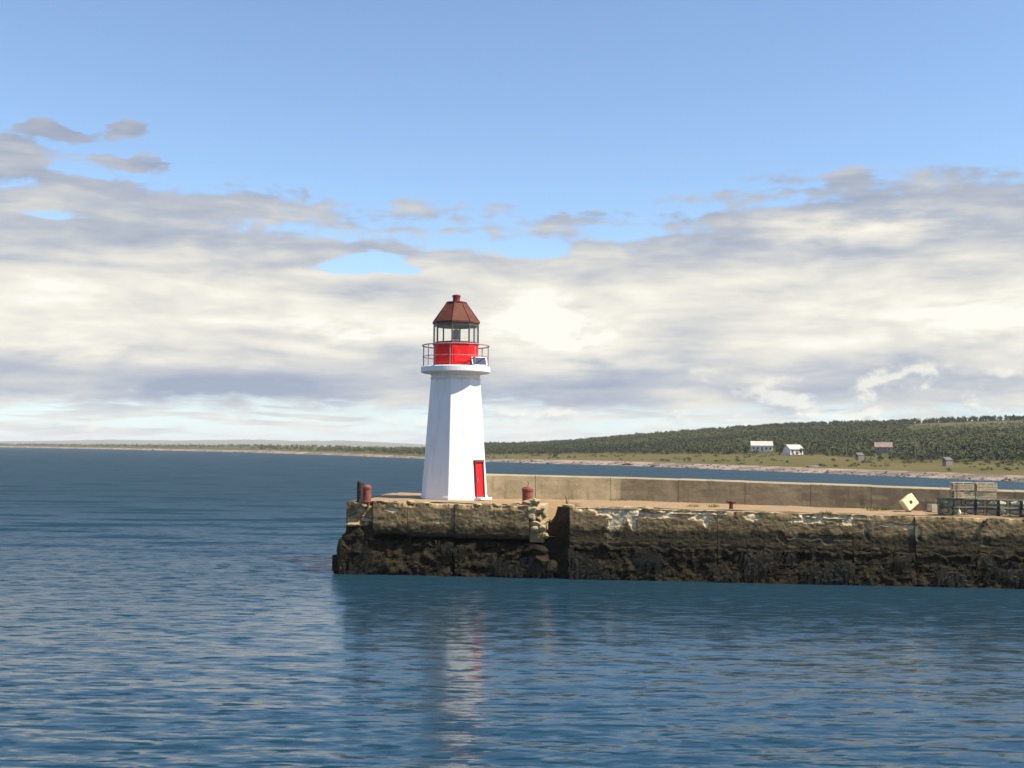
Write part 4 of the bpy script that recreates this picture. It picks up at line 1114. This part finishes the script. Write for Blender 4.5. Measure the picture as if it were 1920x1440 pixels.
put_trap('w', tC, TB, 0, R(2), 'dark wire lobster trap on the deck under the low pile just past the tall stacks')
put_trap('w', tC + .02, TB + .02, 1, R(-1), 'dark wire lobster trap on top of the low pile just past the tall stacks')
put_trap('w', tD_, TB, 0, R(0), 'dark wire lobster trap at the picture edge, lower of its pair')
put_trap('w', tD_ + .02, TB, 1, R(2), 'dark wire lobster trap at the picture edge, upper of its pair')
# one more pair stands end-on at the near end, in the shade of the stack
put_trap('w', tu(1773, TB), TB - .02, 0, R(84), 'dark wire lobster trap standing end-on beside the tall stack, lower one')
put_trap('w', tu(1774, TB), TB, 1, R(88), 'dark wire lobster trap standing end-on beside the tall stack, upper one')
# pale crate by the traps
p = deck_pt(1751, 961); root = empty('crate', Vector((p.x, p.y, p.z + .04)), R(10))
for y in (-.22, .22):
    for z in (.05, .15, .25, .35): MB().box((0, y, z), (.46, .016, .075)).build('slat', 'net', root)
for x in (-.23, .23):
    for z in (.05, .15, .25, .35): MB().box((x, 0, z), (.016, .42, .075)).build('slat', 'net', root)
for x in (-.21, .21):
    for y in (-.2, .2): MB().box((x, y, .2), (.03, .03, .4)).build('corner_post', 'net', root)
MB().box((0, 0, .012), (.45, .42, .02)).build('bottom', 'net', root)
tag(root, 'small pale slatted crate between the cream block and the traps', 'crate')
# buoy and rope among the traps
p = pp(tu(1799, .85), .85, P_TOP + .05); root = empty('buoy', p)
MB().lathe([(.03, 0), (.075, .05), (.085, .13), (.06, .22), (.02, .27)], 14).build('float', 'buoy', root, smooth=True); MB().tube([(0, 0, .26), (0, 0, .40)], .012, 6).build('stick', 'lath', root)
tag(root, 'small pale green buoy at the foot of the trap stack', 'buoy')
rp = MB(); c = pp(tu(1918, .75), .75, P_TOP + .07)
rp.tube([c + Vector((.16 * math.cos(a) * (1 - a * .006), .16 * math.sin(a), .004 * a)) for a in np.linspace(0, 31, 90)], .017, 5); o = rp.build('rope_coil', 'dark_rust'); tag(o, 'maroon coil of rope lying before the last traps', 'rope')
rp = MB(); c = pp(tA - .25, TB - .3, P_TOP)
rp.tube([pp(tA - .30, TB - .29, P_TOP + 1.64), pp(tA - .26, TB - .30, P_TOP + 1.2), pp(tA - .18, TB - .32, P_TOP + 1.0), pp(tA - .22, TB - .31, P_TOP + .7)], .014, 5); o = rp.build('rope', 'pink'); tag(o, 'short pink rope hanging down the first tall trap stack', 'rope')
# mooring ring with a rag of rope on the pier face
t = tu(1846); root = empty('mooring_ring', pp(t, .0, 3.42))
ax = math.atan2(PE.y, PE.x); root.rotation_euler = (0, 0, ax)
MB().tube([(.11 * math.cos(a), -.07, .11 * math.sin(a) - .1) for a in np.linspace(0, 2 * math.pi, 20)[:-1]], .022, 6, True).build('ring', 'black', root)
MB().box((0, -.02, .02), (.12, .10, .12)).build('anchor_plate', 'dark_rust', root)
MB().tube([(.10, -.06, .16), (.05, -.09, .0), (-.08, -.10, -.16), (-.16, -.09, -.26)], [.03, .04, .05, .02], 7).build('rope_end', 'black', root)
tag(root, 'dark mooring ring with a rope end on the pier face below the traps', 'mooring ring')

# ------------------------------------------------------------------ sea air
def haze():
    mt = bpy.data.materials.new('sea_air'); mt.use_nodes = True; t = NT(mt.node_tree); t.n.clear()
    v = t.node('ShaderNodeVolumePrincipled'); v.inputs['Color'].default_value = (0.93, 0.95, 0.97, 1); v.inputs['Density'].default_value = 0.00010; v.inputs['Anisotropy'].default_value = 0.0
    o = t.node('ShaderNodeOutputMaterial'); t.l.new(v.outputs[0], o.inputs['Volume'])
    mb = MB().box((0, 9000, 34), (44000, 24500, 80)); ob = mb.build('haze', mt); tag(ob, 'thin pale sea air over the bay', None, None, 'stuff')
haze()
